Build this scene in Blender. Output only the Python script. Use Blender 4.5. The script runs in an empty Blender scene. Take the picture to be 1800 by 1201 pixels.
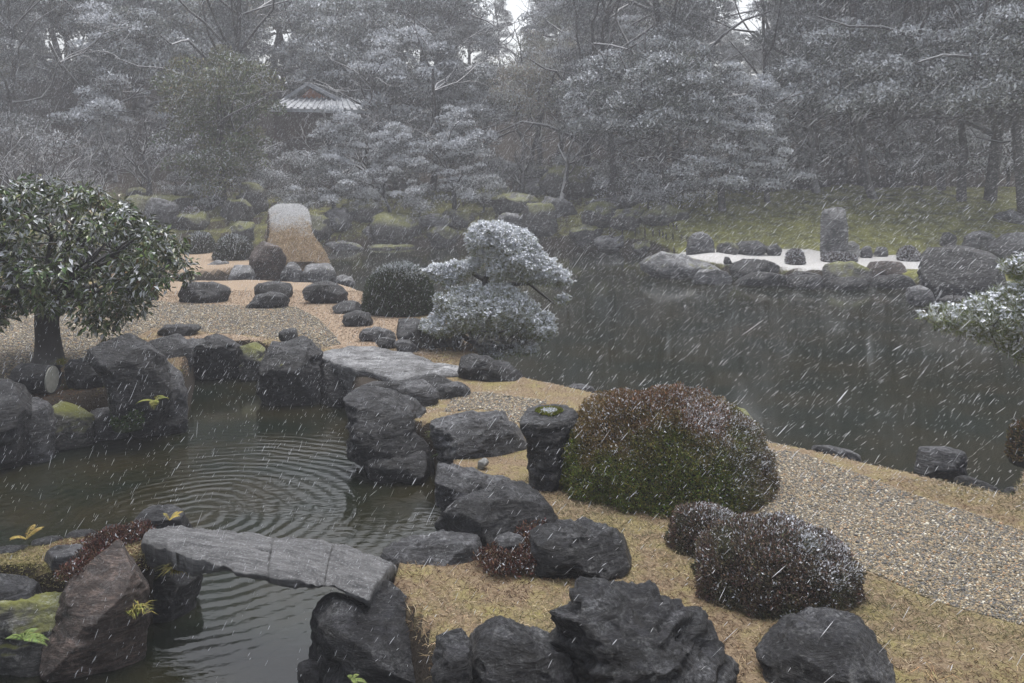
import bpy, math, random
import numpy as np
from mathutils import Vector
random.seed(7)
RNG = np.random.default_rng(11)
SC = bpy.context.scene
COL = SC.collection

# ------------------------------------------------------------------ camera
F = 1600.0; HZ = 280.0; CX = 900.0; CAMH = 2.6     # focal length and horizon in photo pixels, eye height
cam = bpy.data.cameras.new('camera')
camo = bpy.data.objects.new('camera', cam); COL.objects.link(camo)
cam.sensor_width = 36.0; cam.lens = 36.0 * F / 1800.0
cam.shift_y = -(600.5 - HZ) / 1800.0
cam.clip_start = 0.1; cam.clip_end = 600
camo.location = (0, 0, CAMH); camo.rotation_euler = (math.radians(90), 0, 0)
SC.camera = camo

# ------------------------------------------------------------------ sky and sun
world = bpy.data.worlds.new('World'); SC.world = world; world.use_nodes = True
wn = world.node_tree.nodes; wl = world.node_tree.links
SUN_EL, SUN_ROT = 70.0, 12.0
sky = wn.new('ShaderNodeTexSky'); sky.sky_type = 'NISHITA'; sky.sun_disc = False
sky.sun_elevation = math.radians(SUN_EL); sky.sun_rotation = math.radians(SUN_ROT)
sky.air_density = 1.0; sky.dust_density = 4.0; sky.ozone_density = 1.0
hs = wn.new('ShaderNodeHueSaturation'); hs.inputs['Saturation'].default_value = 0.30
wl.new(sky.outputs[0], hs.inputs['Color'])
wl.new(hs.outputs[0], wn['Background'].inputs['Color'])
wn['Background'].inputs['Strength'].default_value = 0.135
sun = bpy.data.lights.new('sun', 'SUN'); sun.energy = 1.7; sun.angle = math.radians(40); sun.color = (1.0, 0.98, 0.95)
suno = bpy.data.objects.new('sun', sun); COL.objects.link(suno)
_a, _e = math.radians(SUN_ROT), math.radians(SUN_EL)
_d = Vector((math.sin(_a) * math.cos(_e), math.cos(_a) * math.cos(_e), math.sin(_e)))
suno.rotation_euler = _d.to_track_quat('Z', 'Y').to_euler()
SC.view_settings.view_transform = 'Standard'; SC.view_settings.look = 'None'
SC.view_settings.gamma = 1.0; SC.view_settings.exposure = 0.93
SC.cycles.max_bounces = 6; SC.cycles.diffuse_bounces = 3; SC.cycles.glossy_bounces = 3
SC.cycles.transparent_max_bounces = 6; SC.cycles.volume_bounces = 1
SC.cycles.use_denoising = True

HAZE_DENSITY = 0.0033

# ------------------------------------------------------------------ helpers
def tag(o, label=None, cat=None, group=None, kind=None):
    if label: o['label'] = label
    if cat: o['category'] = cat
    if group: o['group'] = group
    if kind: o['kind'] = kind
    return o

def P(px, py, Y):                       # photo pixel at depth Y -> world point
    return np.array([(px - CX) / F * Y, Y, CAMH - (py - HZ) / F * Y])
def G(px, py, z=0.0):                   # photo pixel on the level z -> world point
    Y = F * (CAMH - z) / (py - HZ)
    return np.array([(px - CX) / F * Y, Y, z])

def _hash(ix, iy, iz, s):
    n = (ix.astype(np.int64) * 73856093) ^ (iy.astype(np.int64) * 19349663) ^ (iz.astype(np.int64) * 83492791) ^ (s * 2654435761)
    n = (n ^ (n >> 13)) * 1274126177 & 0x7fffffff
    n = (n ^ (n >> 16)) & 0xffff
    return n / 65535.0
def vnoise(p, s=0):
    i = np.floor(p); f = p - i; f = f * f * f * (f * (f * 6 - 15) + 10)
    x, y, z = i[:, 0], i[:, 1], i[:, 2]
    def h(a, b, c): return _hash(x + a, y + b, z + c, s)
    fx, fy, fz = f[:, 0], f[:, 1], f[:, 2]
    a = h(0,0,0)*(1-fx)+h(1,0,0)*fx; b = h(0,1,0)*(1-fx)+h(1,1,0)*fx
    c = h(0,0,1)*(1-fx)+h(1,0,1)*fx; d = h(0,1,1)*(1-fx)+h(1,1,1)*fx
    return ((a*(1-fy)+b*fy)*(1-fz)+(c*(1-fy)+d*fy)*fz)*2-1
def fbm(p, o=4, s=0):
    v = 0; a = 0.5
    for k in range(o):
        v = v + a * vnoise(p * 2.03 ** k + 17.3 * k, s + k); a *= 0.5
    return v
def ridged(p, o=4, s=0):
    v = 0; a = 0.5
    for k in range(o):
        v = v + a * (1 - 2 * np.abs(vnoise(p * 2.1 ** k + 9.1 * k, s + k))); a *= 0.58
    return v

def sdf(poly, X, Y):                    # signed distance, positive inside
    poly = np.asarray(poly, float); d = np.full(X.shape, 1e9); inside = np.zeros(X.shape, bool)
    n = len(poly)
    for i in range(n):
        ax, ay = poly[i]; bx, by = poly[(i + 1) % n]
        ex, ey = bx - ax, by - ay
        t = np.clip(((X - ax) * ex + (Y - ay) * ey) / (ex * ex + ey * ey + 1e-12), 0, 1)
        d = np.minimum(d, (X - ax - t * ex) ** 2 + (Y - ay - t * ey) ** 2)
        c = (ay > Y) != (by > Y)
        inside ^= c & (X < (bx - ax) * (Y - ay) / (by - ay + 1e-12) + ax)
    d = np.sqrt(d)
    return np.where(inside, d, -d)
def sstep(a, b, x):
    t = np.clip((x - a) / (b - a), 0, 1); return t * t * (3 - 2 * t)

def mesh_np(name, verts, faces_list, smooth=False, col=None, attrs=None):
    """verts (n,3); faces_list: list of integer arrays (m,k)"""
    me = bpy.data.meshes.new(name)
    verts = np.asarray(verts, np.float32)
    me.vertices.add(len(verts)); me.vertices.foreach_set('co', verts.ravel())
    lt = np.concatenate([np.full(len(f), f.shape[1], np.int32) for f in faces_list])
    lv = np.concatenate([np.asarray(f, np.int32).ravel() for f in faces_list])
    ls = np.concatenate([[0], np.cumsum(lt)[:-1]]).astype(np.int32)
    me.loops.add(len(lv)); me.loops.foreach_set('vertex_index', lv)
    me.polygons.add(len(lt)); me.polygons.foreach_set('loop_start', ls)
    me.polygons.foreach_set('use_smooth', np.full(len(lt), smooth))
    if col is not None:
        a = me.attributes.new('Col', 'FLOAT_COLOR', 'POINT')
        c = np.ones((len(verts), 4), np.float32); c[:, :3] = col
        a.data.foreach_set('color', c.ravel())
    for k, v in (attrs or {}).items():
        a = me.attributes.new(k, 'FLOAT', 'POINT'); a.data.foreach_set('value', np.asarray(v, np.float32))
    me.update(calc_edges=True)
    return me
def link(name, me, mat, parent=None, loc=(0, 0, 0)):
    o = bpy.data.objects.new(name, me); COL.objects.link(o)
    if me is not None and mat is not None and not me.materials: me.materials.append(mat)
    o.location = loc
    if parent: o.parent = parent
    return o
def empty(name, loc):
    o = bpy.data.objects.new(name, None); COL.objects.link(o); o.location = loc; o.empty_display_size = .1
    return o
def copy_tree(o, parent=None):
    c = o.copy(); COL.objects.link(c); c.parent = parent
    for ch in list(o.children): copy_tree(ch, c)
    return c

# ------------------------------------------------------------------ materials
def newmat(name):
    m = bpy.data.materials.new(name); m.use_nodes = True
    nt = m.node_tree; b = nt.nodes['Principled BSDF']
    return m, nt, b
def nz(nt, scale, detail=4, rough=.6, vec=None, dist=0.0):
    n = nt.nodes.new('ShaderNodeTexNoise'); n.inputs['Scale'].default_value = scale
    n.inputs['Detail'].default_value = detail; n.inputs['Roughness'].default_value = rough
    n.inputs['Distortion'].default_value = dist
    if vec is not None: nt.links.new(vec, n.inputs['Vector'])
    return n.outputs['Fac']
def ramp(nt, inp, a, b, ca=(0, 0, 0), cb=(1, 1, 1)):
    r = nt.nodes.new('ShaderNodeValToRGB'); nt.links.new(inp, r.inputs[0])
    r.color_ramp.elements[0].position = a; r.color_ramp.elements[0].color = (*ca, 1)
    r.color_ramp.elements[1].position = b; r.color_ramp.elements[1].color = (*cb, 1)
    return r.outputs[0]
def mix(nt, f, a, b):
    m = nt.nodes.new('ShaderNodeMix'); m.data_type = 'RGBA'
    for s, v in ((m.inputs[0], f), (m.inputs[6], a), (m.inputs[7], b)):
        if hasattr(v, 'is_linked'): nt.links.new(v, s)
        elif isinstance(v, (int, float)): s.default_value = v
        else: s.default_value = (*v, 1)
    return m.outputs[2]
def math_(nt, op, a, b=None):
    m = nt.nodes.new('ShaderNodeMath'); m.operation = op
    for s, v in ((m.inputs[0], a), (m.inputs[1], b)):
        if v is None: continue
        if hasattr(v, 'is_linked'): nt.links.new(v, s)
        else: s.default_value = v
    return m.outputs[0]
def bump(nt, b, h, strength, dist):
    bp = nt.nodes.new('ShaderNodeBump'); bp.inputs['Strength'].default_value = strength; bp.inputs['Distance'].default_value = dist
    nt.links.new(h, bp.inputs['Height']); nt.links.new(bp.outputs[0], b.inputs['Normal'])
def coords(nt, stretch=None, rot=None):
    t = nt.nodes.new('ShaderNodeTexCoord')
    if not stretch: return t.outputs['Object']
    mp = nt.nodes.new('ShaderNodeMapping'); mp.inputs['Scale'].default_value = stretch
    if rot: mp.inputs['Rotation'].default_value = rot
    nt.links.new(t.outputs['Object'], mp.inputs['Vector'])
    return mp.outputs[0]

def rock_mat(name, dark, light, lichen=0.35, snow=0.25, moss=0.0, rough=.42, fine=1.0):
    m, nt, b = newmat(name)
    v = coords(nt)
    vs = coords(nt, (1.2, 1.2, 4.5), (.35, .25, 0))
    c = mix(nt, ramp(nt, nz(nt, 2.6 * fine, 8, .75, v), .38, .62), dark, light)
    c = mix(nt, math_(nt, 'MULTIPLY', ramp(nt, nz(nt, 7 * fine, 10, .8, vs), .50, .62), .75), c, tuple(min(1, x * 2.6) for x in light))
    c = mix(nt, math_(nt, 'MULTIPLY', ramp(nt, nz(nt, 2.2 * fine, 10, .82, vs, 1.0), .56, .62), .7), c, tuple(max(.12, min(1, x * 4.5)) for x in light))
    c = mix(nt, ramp(nt, nz(nt, 3.3 * fine, 9, .8, vs, 1.2), .38, .46, (1, 1, 1), (0, 0, 0)), c, tuple(x * .3 for x in dark))
    c = mix(nt, math_(nt, 'MULTIPLY', ramp(nt, nz(nt, 6 * fine, 9, .8, v, .6), .60, .66), lichen), c, (.24, .25, .24))
    c = mix(nt, math_(nt, 'MULTIPLY', ramp(nt, nz(nt, 45 * fine, 3, .6, v), .58, .68), lichen), c, (.26, .27, .27))
    g = nt.nodes.new('ShaderNodeNewGeometry'); sp = nt.nodes.new('ShaderNodeSeparateXYZ')
    nt.links.new(g.outputs['Normal'], sp.inputs[0])
    if moss > 0:
        up = ramp(nt, sp.outputs[2], .35, .8)
        f = math_(nt, 'MULTIPLY', up, ramp(nt, nz(nt, 2.2, 5, .6, v), .62 - moss * .35, .70 - moss * .3))
        c = mix(nt, f, c, (.13, .135, .03))
    up = ramp(nt, sp.outputs[2], .45, .95)
    f = math_(nt, 'MULTIPLY', up, math_(nt, 'MULTIPLY', math_(nt, 'MULTIPLY', ramp(nt, nz(nt, 50, 6, .85, v), .46, .66), ramp(nt, nz(nt, 3.5, 5, .7, v), .42, .62)), min(1, .15 + snow * 1.1)))  # settled snow, plus a fixed share that paints the sky sheen onto top faces
    c = mix(nt, f, c, (.72, .74, .78))
    nt.links.new(c, b.inputs['Base Color'])
    rr = ramp(nt, nz(nt, 9, 5, .6, v), .3, .7, (rough - .14,) * 3, (min(1, rough + .12),) * 3)
    nt.links.new(rr, b.inputs['Roughness']); b.inputs['Specular IOR Level'].default_value = .28
    h = math_(nt, 'ADD', math_(nt, 'MULTIPLY', nz(nt, 3.3 * fine, 12, .75, vs, 1.2), 1.0), math_(nt, 'MULTIPLY', nz(nt, 22, 6, .75, v), .3))
    bump(nt, b, h, .8, .07)
    return m
M = {}
M['rock_dark'] = rock_mat('wet_dark_rock', (.004, .004, .005), (.016, .016, .019), .22, .12, rough=.38)
M['rock_grey'] = rock_mat('grey_rock', (.014, .014, .016), (.045, .045, .050), .4, .28, rough=.38)
M['rock_brown'] = rock_mat('brown_rock', (.022, .015, .013), (.062, .045, .038), .25, .15)
M['rock_pale'] = rock_mat('pale_rock', (.13, .13, .125), (.26, .26, .25), .5, .5, rough=.7)
M['rock_moss'] = rock_mat('mossy_rock', (.03, .03, .03), (.075, .072, .07), .5, .4, .7, rough=.6)
M['rock_far'] = rock_mat('far_rock', (.035, .035, .038), (.10, .10, .105), .5, .6, .15, rough=.65, fine=.7)
M['rock_mid'] = rock_mat('weathered_grey_rock', (.06, .06, .06), (.11, .11, .112), .5, .4, rough=.6)
M['slab'] = rock_mat('slab_stone', (.05, .05, .052), (.13, .13, .135), .6, .55, rough=.38)

m, nt, b = newmat('schist')                       # long grained bridge stone
v = nt.nodes.new('ShaderNodeMapping'); v.inputs['Rotation'].default_value = (0, 0, math.radians(22)); nt.links.new(coords(nt), v.inputs['Vector']); v1 = nt.nodes.new('ShaderNodeMapping'); v1.inputs['Scale'].default_value = (1.2, 11, 14); nt.links.new(v.outputs[0], v1.inputs['Vector']); v = v1.outputs[0]; v0 = coords(nt)
c = mix(nt, ramp(nt, nz(nt, 2.4, 10, .75, v), .3, .7), (.012, .012, .014), (.20, .20, .205))
c = mix(nt, math_(nt, 'MULTIPLY', ramp(nt, nz(nt, 9, 6, .7, v0), .5, .68), .6), c, (.03, .03, .033))
c = mix(nt, math_(nt, 'MULTIPLY', ramp(nt, nz(nt, 5, 8, .75, v), .58, .66), .5), c, (.36, .37, .39))
g = nt.nodes.new('ShaderNodeNewGeometry'); sp = nt.nodes.new('ShaderNodeSeparateXYZ'); nt.links.new(g.outputs['Normal'], sp.inputs[0])
c = mix(nt, math_(nt, 'MULTIPLY', ramp(nt, sp.outputs[2], .6, .9), math_(nt, 'MULTIPLY', ramp(nt, nz(nt, 70, 4, .8, v0), .55, .65), .4)), c, (.6, .62, .66))
nt.links.new(c, b.inputs['Base Color']); b.inputs['Roughness'].default_value = .42
bump(nt, b, nz(nt, 2.8, 12, .8, v), 1.0, .03); M['schist'] = m

def leaf_mat(name, rough=.55, spec=.35):
    m, nt, b = newmat(name)
    a = nt.nodes.new('ShaderNodeAttribute'); a.attribute_name = 'Col'
    nt.links.new(a.outputs['Color'], b.inputs['Base Color'])
    b.inputs['Roughness'].default_value = rough; b.inputs['Specular IOR Level'].default_value = spec
    return m
M['leaf'] = leaf_mat('foliage', .6, .25)
M['gloss_leaf'] = leaf_mat('glossy_leaf', .33, .5)
M['grass'] = leaf_mat('dry_grass', .7, .2)
def bark_mat(name, a, b_, snow=.3):
    m, nt, b = newmat(name); v = coords(nt, (9, 9, 2.2)); v0 = coords(nt)
    c = mix(nt, nz(nt, 2, 8, .75, v), a, b_)
    c = mix(nt, math_(nt, 'MULTIPLY', ramp(nt, nz(nt, 3, 6, .7, v0), .55, .65), .5), c, (.20, .21, .20))
    g = nt.nodes.new('ShaderNodeNewGeometry'); sp = nt.nodes.new('ShaderNodeSeparateXYZ'); nt.links.new(g.outputs['Normal'], sp.inputs[0])
    c = mix(nt, math_(nt, 'MULTIPLY', ramp(nt, sp.outputs[2], .1, .6), snow), c, (.8, .81, .84))
    nt.links.new(c, b.inputs['Base Color']); b.inputs['Roughness'].default_value = .8
    bump(nt, b, nz(nt, 3, 8, .8, v), 1, .04); return m
M['bark'] = bark_mat('bark', (.018, .015, .013), (.06, .05, .045), .2)
M['bark_far'] = bark_mat('snowy_bark', (.015, .014, .015), (.05, .045, .045), .55)
M['bark_mossy'] = bark_mat('mossy_bark', (.03, .035, .012), (.09, .10, .03), .1)

def plain(name, c, rough=.8, spec=.3, c2=None, sc=8, bmp=0, bd=.01):
    m, nt, b = newmat(name)
    if c2:
        nt.links.new(mix(nt, ramp(nt, nz(nt, sc, 6, .7, coords(nt)), .35, .65), c, c2), b.inputs['Base Color'])
    else: b.inputs['Base Color'].default_value = (*c, 1)
    b.inputs['Roughness'].default_value = rough; b.inputs['Specular IOR Level'].default_value = spec
    if bmp: bump(nt, b, nz(nt, sc * 3, 8, .75, coords(nt)), bmp, bd)
    return m
M['snow'] = plain('snow', (.78, .80, .85), .8, .2)
M['flake'] = plain('snowflake', (.88, .89, .93), .9, .1)
M['wood_end'] = plain('sawn_wood', (.19, .19, .17), .8, .2, (.27, .27, .24), 20)
M['moss'] = plain('moss', (.10, .11, .02), .95, .1, (.28, .27, .12), 14, .8, .02)
M['tile'] = plain('grey_roof_tile', (.16, .17, .19), .6, .3, (.45, .47, .50), 3)
M['gable'] = plain('ochre_gable_wall', (.40, .15, .06), .9, .2, (.28, .10, .05), 3)
M['timber'] = plain('dark_timber', (.05, .035, .025), .8, .2)
M['dead_leaf'] = plain('dead_leaf', (.33, .11, .03), .5, .4)

# pebbles: colour by instance
m, nt, b = newmat('pebbles')
oi = nt.nodes.new('ShaderNodeObjectInfo')
cr = nt.nodes.new('ShaderNodeValToRGB'); nt.links.new(oi.outputs['Random'], cr.inputs[0])
e = cr.color_ramp; e.interpolation = 'CONSTANT'
cols = [(0, (.045, .042, .040)), (.22, (.075, .062, .042)), (.44, (.165, .125, .07)), (.62, (.24, .18, .10)), (.77, (.30, .255, .16)), (.82, (.06, .055, .045)), (.92, (.24, .13, .05)), (.96, (.48, .45, .37))]
e.elements[0].position = cols[0][0]; e.elements[0].color = (*cols[0][1], 1)
e.elements[1].position = cols[1][0]; e.elements[1].color = (*cols[1][1], 1)
for p_, c_ in cols[2:]:
    k = e.elements.new(p_); k.color = (*c_, 1)
nt.links.new(cr.outputs[0], b.inputs['Base Color']); b.inputs['Roughness'].default_value = .45
M['pebble'] = m

# ground: grass / gravel / moss / sand / forest floor by attribute
m, nt, b = newmat('garden_ground')
def att(n):
    a = nt.nodes.new('ShaderNodeAttribute'); a.attribute_name = n; return a.outputs['Fac']
v = coords(nt)
soil = mix(nt, nz(nt, 6, 8, .7, v), (.018, .014, .010), (.05, .038, .028))
n1 = nz(nt, 3.0, 9, .75, v); n2 = nz(nt, 55, 5, .8, v)
grass = mix(nt, ramp(nt, n2, .3, .7), (.10, .065, .04), (.28, .215, .14))
grass = mix(nt, ramp(nt, n1, .45, .65), grass, mix(nt, n2, (.13, .12, .04), (.32, .27, .12)))
vor = nt.nodes.new('ShaderNodeTexVoronoi'); vor.inputs['Scale'].default_value = 55; nt.links.new(v, vor.inputs['Vector'])
bw = nt.nodes.new('ShaderNodeSeparateColor'); nt.links.new(vor.outputs['Color'], bw.inputs[0])
gr = nt.nodes.new('ShaderNodeValToRGB'); nt.links.new(bw.outputs[0], gr.inputs[0])
gr.color_ramp.elements[0].color = (.04, .037, .033, 1); gr.color_ramp.elements[1].color = (.45, .38, .28, 1)
k = gr.color_ramp.elements.new(.5); k.color = (.21, .165, .115, 1)
mo = mix(nt, ramp(nt, nz(nt, 2.2, 8, .75, v), .35, .62), (.04, .042, .018), (.20, .20, .05))
mo = mix(nt, ramp(nt, nz(nt, 40, 5, .8, v), .58, .72), mo, (.40, .41, .38))
sn = mix(nt, ramp(nt, nz(nt, 25, 8, .8, v), .35, .6), (.30, .28, .25), (.62, .62, .63))
jit = math_(nt, 'SUBTRACT', nz(nt, 9, 6, .7, v), .5)
def edge(a): return ramp(nt, math_(nt, 'ADD', a, math_(nt, 'MULTIPLY', jit, .7)), .42, .58)
orange = mix(nt, ramp(nt, n2, .3, .7), (.20, .145, .10), (.36, .28, .205))
c = mix(nt, edge(att('grass')), soil, grass)
c = mix(nt, edge(att('orange')), c, orange)
c = mix(nt, edge(att('gravel')), c, gr.outputs[0])
c = mix(nt, edge(att('moss')), c, mo)
c = mix(nt, edge(att('sand')), c, sn)
g_ = nt.nodes.new('ShaderNodeNewGeometry'); sp_ = nt.nodes.new('ShaderNodeSeparateXYZ'); nt.links.new(g_.outputs['True Normal'], sp_.inputs[0])
c = mix(nt, ramp(nt, sp_.outputs[2], .55, .8, (1, 1, 1), (0, 0, 0)), c, soil)
nt.links.new(c, b.inputs['Base Color']); b.inputs['Roughness'].default_value = .85; b.inputs['Specular IOR Level'].default_value = .2
bump(nt, b, math_(nt, 'ADD', nz(nt, 70, 6, .8, v), vor.outputs['Distance']), .8, .015)
M['ground'] = m

# water
ring_c = G(345, 905, -.45)
m, nt, b = newmat('pond_water')
b.inputs['Base Color'].default_value = (.010, .012, .008, 1)
v = coords(nt)
nt.links.new(mix(nt, ramp(nt, nz(nt, .8, 5, .6, v), .4, .6), (.007, .010, .006), (.017, .015, .007)), b.inputs['Base Color'])
b.inputs['Roughness'].default_value = .04; b.inputs['IOR'].default_value = 1.45
def rings(cx, cy, wl_, r0, r1):
    vm = nt.nodes.new('ShaderNodeVectorMath'); vm.operation = 'DISTANCE'
    nw = nt.nodes.new('ShaderNodeVectorMath'); nw.operation = 'ADD'
    no = nt.nodes.new('ShaderNodeTexNoise'); no.inputs['Scale'].default_value = 1.6; no.inputs['Detail'].default_value = 3
    nt.links.new(v, no.inputs['Vector'])
    sc_ = nt.nodes.new('ShaderNodeVectorMath'); sc_.operation = 'SCALE'; sc_.inputs['Scale'].default_value = .24
    nt.links.new(no.outputs['Color'], sc_.inputs[0]); nt.links.new(v, nw.inputs[0]); nt.links.new(sc_.outputs[0], nw.inputs[1])
    nt.links.new(nw.outputs[0], vm.inputs[0]); vm.inputs[1].default_value = (cx + .08, cy + .08, .0)
    d = vm.outputs['Value']
    s = math_(nt, 'SINE', math_(nt, 'MULTIPLY', d, 6.283 / wl_))
    fall = math_(nt, 'MULTIPLY', ramp(nt, math_(nt, 'DIVIDE', d, r1), .0, 1.0, (1, 1, 1), (0, 0, 0)), ramp(nt, math_(nt, 'DIVIDE', d, r1), r0 / r1 * .3, r0 / r1))
    return math_(nt, 'MULTIPLY', s, fall)
w1 = rings(ring_c[0], ring_c[1], .125, .25, 3.1)
w2 = rings(ring_c[0] - 1.5, ring_c[1] - .15, .10, .1, 1.6)
# the lively ripples stay in the small pond, the lake has only a fine shiver
dist_ = nt.nodes.new('ShaderNodeVectorMath'); dist_.operation = 'DISTANCE'; nt.links.new(v, dist_.inputs[0])
dist_.inputs[1].default_value = (ring_c[0] + .4, ring_c[1], 0)
near_ = ramp(nt, math_(nt, 'DIVIDE', dist_.outputs['Value'], 4.0), .35, .95, (1, 1, 1), (0, 0, 0))
sm = nz(nt, 9, 3, .5, coords(nt, (1, 1.6, 1))); fine = nz(nt, 30, 2, .5, coords(nt, (1, 2.2, 1)))
h = math_(nt, 'ADD', math_(nt, 'MULTIPLY', w1, .0028), math_(nt, 'MULTIPLY', w2, .0016))
h = math_(nt, 'ADD', h, math_(nt, 'MULTIPLY', math_(nt, 'MULTIPLY', sm, near_), .0065))
h = math_(nt, 'ADD', h, math_(nt, 'MULTIPLY', fine, .00035))
bp = nt.nodes.new('ShaderNodeBump'); bp.inputs['Strength'].default_value = 1; bp.inputs['Distance'].default_value = 1.0
nt.links.new(h, bp.inputs['Height']); nt.links.new(bp.outputs[0], b.inputs['Normal'])
M['water'] = m

# ------------------------------------------------------------------ terrain
def Gp(pts, z=0.0): return [tuple(G(x, y, z)[:2]) for x, y in pts]
LAND_MAIN = Gp([(-500, 475), (0, 482), (240, 499), (330, 492), (450, 492), (600, 497), (650, 515), (770, 548), (830, 590), (850, 625), (930, 662),
                (1050, 688), (1110, 694), (1250, 742), (1340, 768), (1500, 803), (1610, 828), (1700, 850), (1770, 863), (1800, 800), (1850, 765), (2100, 750), (2700, 750), (2700, 1900), (800, 1900),
                (775, 1320), (770, 1180), (715, 1085), (668, 1030), (690, 975), (775, 940)]) + Gp([(792, 928), (782, 880), (768, 832), (700, 822), (645, 795), (625, 755), (612, 706),
                (560, 692), (480, 688), (468, 664), (430, 655), (342, 655), (325, 735), (250, 752), (160, 762), (85, 782), (0, 805), (-500, 850)], -.45)
LAND_LEFT = Gp([(-500, 985), (0, 958), (100, 938), (200, 928), (262, 925), (278, 955)]) + Gp([(262, 1095), (130, 1130), (0, 1120), (-500, 1150)], -.45)
LAND_MID = Gp([(235, 455), (300, 441), (390, 440), (470, 430), (555, 434), (582, 460), (500, 470), (400, 474), (290, 480)])
LAND_FAR = [(-90, 24), (-30, 25), (-16, 26.5), (-9, 27.5), (-6.5, 29), (-5.5, 31), (-2, 31.5), (2, 31), (4, 29.5), (4.8, 27), (4.7, 25.1), (5.5, 23.9), (7.5, 22.9), (9.4, 23.0), (9.7, 20.8), (11, 19.2),
            (15, 17), (22, 14), (40, 12), (90, 12), (90, 120), (-90, 120)]
GRAVEL_COURT = Gp([(-500, 640), (-500, 500), (0, 500), (240, 528), (330, 535), (520, 540), (560, 560), (600, 605), (560, 612), (440, 590), (270, 575), (200, 612), (130, 640), (0, 668)])
GRAVEL_NEAR = Gp([(1320, 790), (1400, 795), (1500, 830), (1600, 868), (1700, 900), (1800, 935), (2500, 1150), (2500, 1420), (1800, 1100), (1650, 1060), (1520, 1000), (1430, 950), (1340, 905), (1330, 850)])
GRAVEL_MID = Gp([(800, 690), (850, 690), (960, 705), (960, 735), (900, 745), (850, 720), (780, 725)])
SAND = [(4.6, 26.6), (8, 27.2), (12, 25.5), (13.5, 24), (11, 22.5), (9.4, 23.1), (7.5, 23.0), (5.6, 24.0), (4.9, 25.2)]
ORANGE_COURT = Gp([(200, 500), (330, 490), (600, 495), (700, 540), (720, 600), (610, 625), (560, 600), (520, 560), (380, 545), (230, 530)])
ORANGE_STRIP = Gp([(300, 590), (400, 585), (470, 598), (420, 612), (330, 608)])

def height(X, Y):
    P3 = np.stack([X, Y, np.zeros_like(X)], -1)
    shp = X.shape; P3 = P3.reshape(-1, 3)
    n = fbm(P3 * .9, 3, 5).reshape(shp); n2 = fbm(P3 * 3.5, 3, 8).reshape(shp)
    def prof(d, a=-.16, b_=.07): return sstep(a, b_, d)
    z = np.full(shp, -1.1)
    dm = sdf(LAND_MAIN, X, Y); top = .0 + .03 * n + .008 * n2
    z = np.maximum(z, -1.1 + (top + 1.1) * prof(dm))
    dl = sdf(LAND_LEFT, X, Y); z = np.maximum(z, -1.1 + (1.1 - .02 + .04 * n) * prof(dl))
    di = sdf(LAND_MID, X, Y); z = np.maximum(z, -1.1 + (1.1 + .06 * n) * prof(di, -.4, .3))
    df = sdf(LAND_FAR, X, Y)
    right = sstep(3.0, 7.0, X)
    rise_l = -.25 + .55 * sstep(0, 1.2, df) + .165 * np.clip(df - .5, 0, 12) + .42 * np.clip(df - 12.5, 0, 14) + .10 * np.clip(df - 26, 0, 80)
    ds = sdf(SAND, X, Y)
    dy = np.clip(Y - 26.8 + .10 * np.clip(X - 8, 0, 30), 0, 99)
    rise_r = -.16 + .27 * np.clip(dy, 0, 6.5) + .10 * np.clip(dy - 6.5, 0, 8) + .40 * np.clip(dy - 14.5, 0, 12)
    rf = rise_l * (1 - right) + rise_r * right + (.16 * n + .05 * n2) * sstep(0, 3, df) * (1 - sstep(-.2, .4, ds))
    terr = np.round((rf + .25 * n) / .34) * .34
    rf = rf * .55 + terr * .45 if False else rf + (1 - right) * (terr - rf) * .6 * (1 - sstep(9, 12, df))
    rf = np.where(ds > -.3, np.minimum(rf, -.14 + .055 * np.clip(Y - 23.2, 0, 4)), rf)
    z = np.maximum(z, -1.1 + (rf + 1.1) * prof(df, -.5, .2))
    return z
def hpt(x, y): return float(height(np.array([x], float), np.array([y], float))[0])

def axis(lo, c0, c1, hi, s, grow):
    a = list(np.arange(c0, c1, s)); st = s; x = a[-1]
    while x < hi: st *= grow; x += st; a.append(x)
    st = s; x = c0; l = []
    while x > lo: st *= grow; x -= st; l.append(x)
    return np.array(l[::-1] + a)
xs = axis(-90, -6.5, 6.5, 90, .055, 1.045); ys = axis(-12, 4, 17, 120, .055, 1.02)
GX, GY = np.meshgrid(xs, ys)
GZ = height(GX, GY)
ny, nx = GX.shape
idx = np.arange(nx * ny).reshape(ny, nx)
quads = np.stack([idx[:-1, :-1], idx[:-1, 1:], idx[1:, 1:], idx[1:, :-1]], -1).reshape(-1, 4)
fl = lambda a: a.reshape(-1)
dG = np.maximum(np.maximum(sdf(GRAVEL_COURT, GX, GY), sdf(GRAVEL_NEAR, GX, GY)), sdf(GRAVEL_MID, GX, GY))
dF = sdf(LAND_FAR, GX, GY); dM = sdf(LAND_MAIN, GX, GY)
dO = np.maximum(np.maximum(sdf(ORANGE_COURT, GX, GY), sdf(ORANGE_STRIP, GX, GY)), sdf(LAND_MID, GX, GY))
grass_a = (np.maximum(dM, np.maximum(sdf(LAND_LEFT, GX, GY), sdf(LAND_MID, GX, GY))) > -.02).astype(float)
moss_bank = np.where((GX < -1.0) & (GX > -9) & (GY < 11.2) & (dM > -.05) & (dG < 0) & (GY > 8), 1.0, 0)
rightw = sstep(3, 6, GX)
moss_a = sstep(-.3, .6, dF) * ((1 - sstep(26, 29, GY + .0 * GX)) * rightw + rightw * (1 - sstep(31.5, 34.5, GY)) + (1 - rightw) * (.55 * (1 - sstep(5, 10, dF))))
moss_a = np.clip(moss_a, 0, 1)
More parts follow.
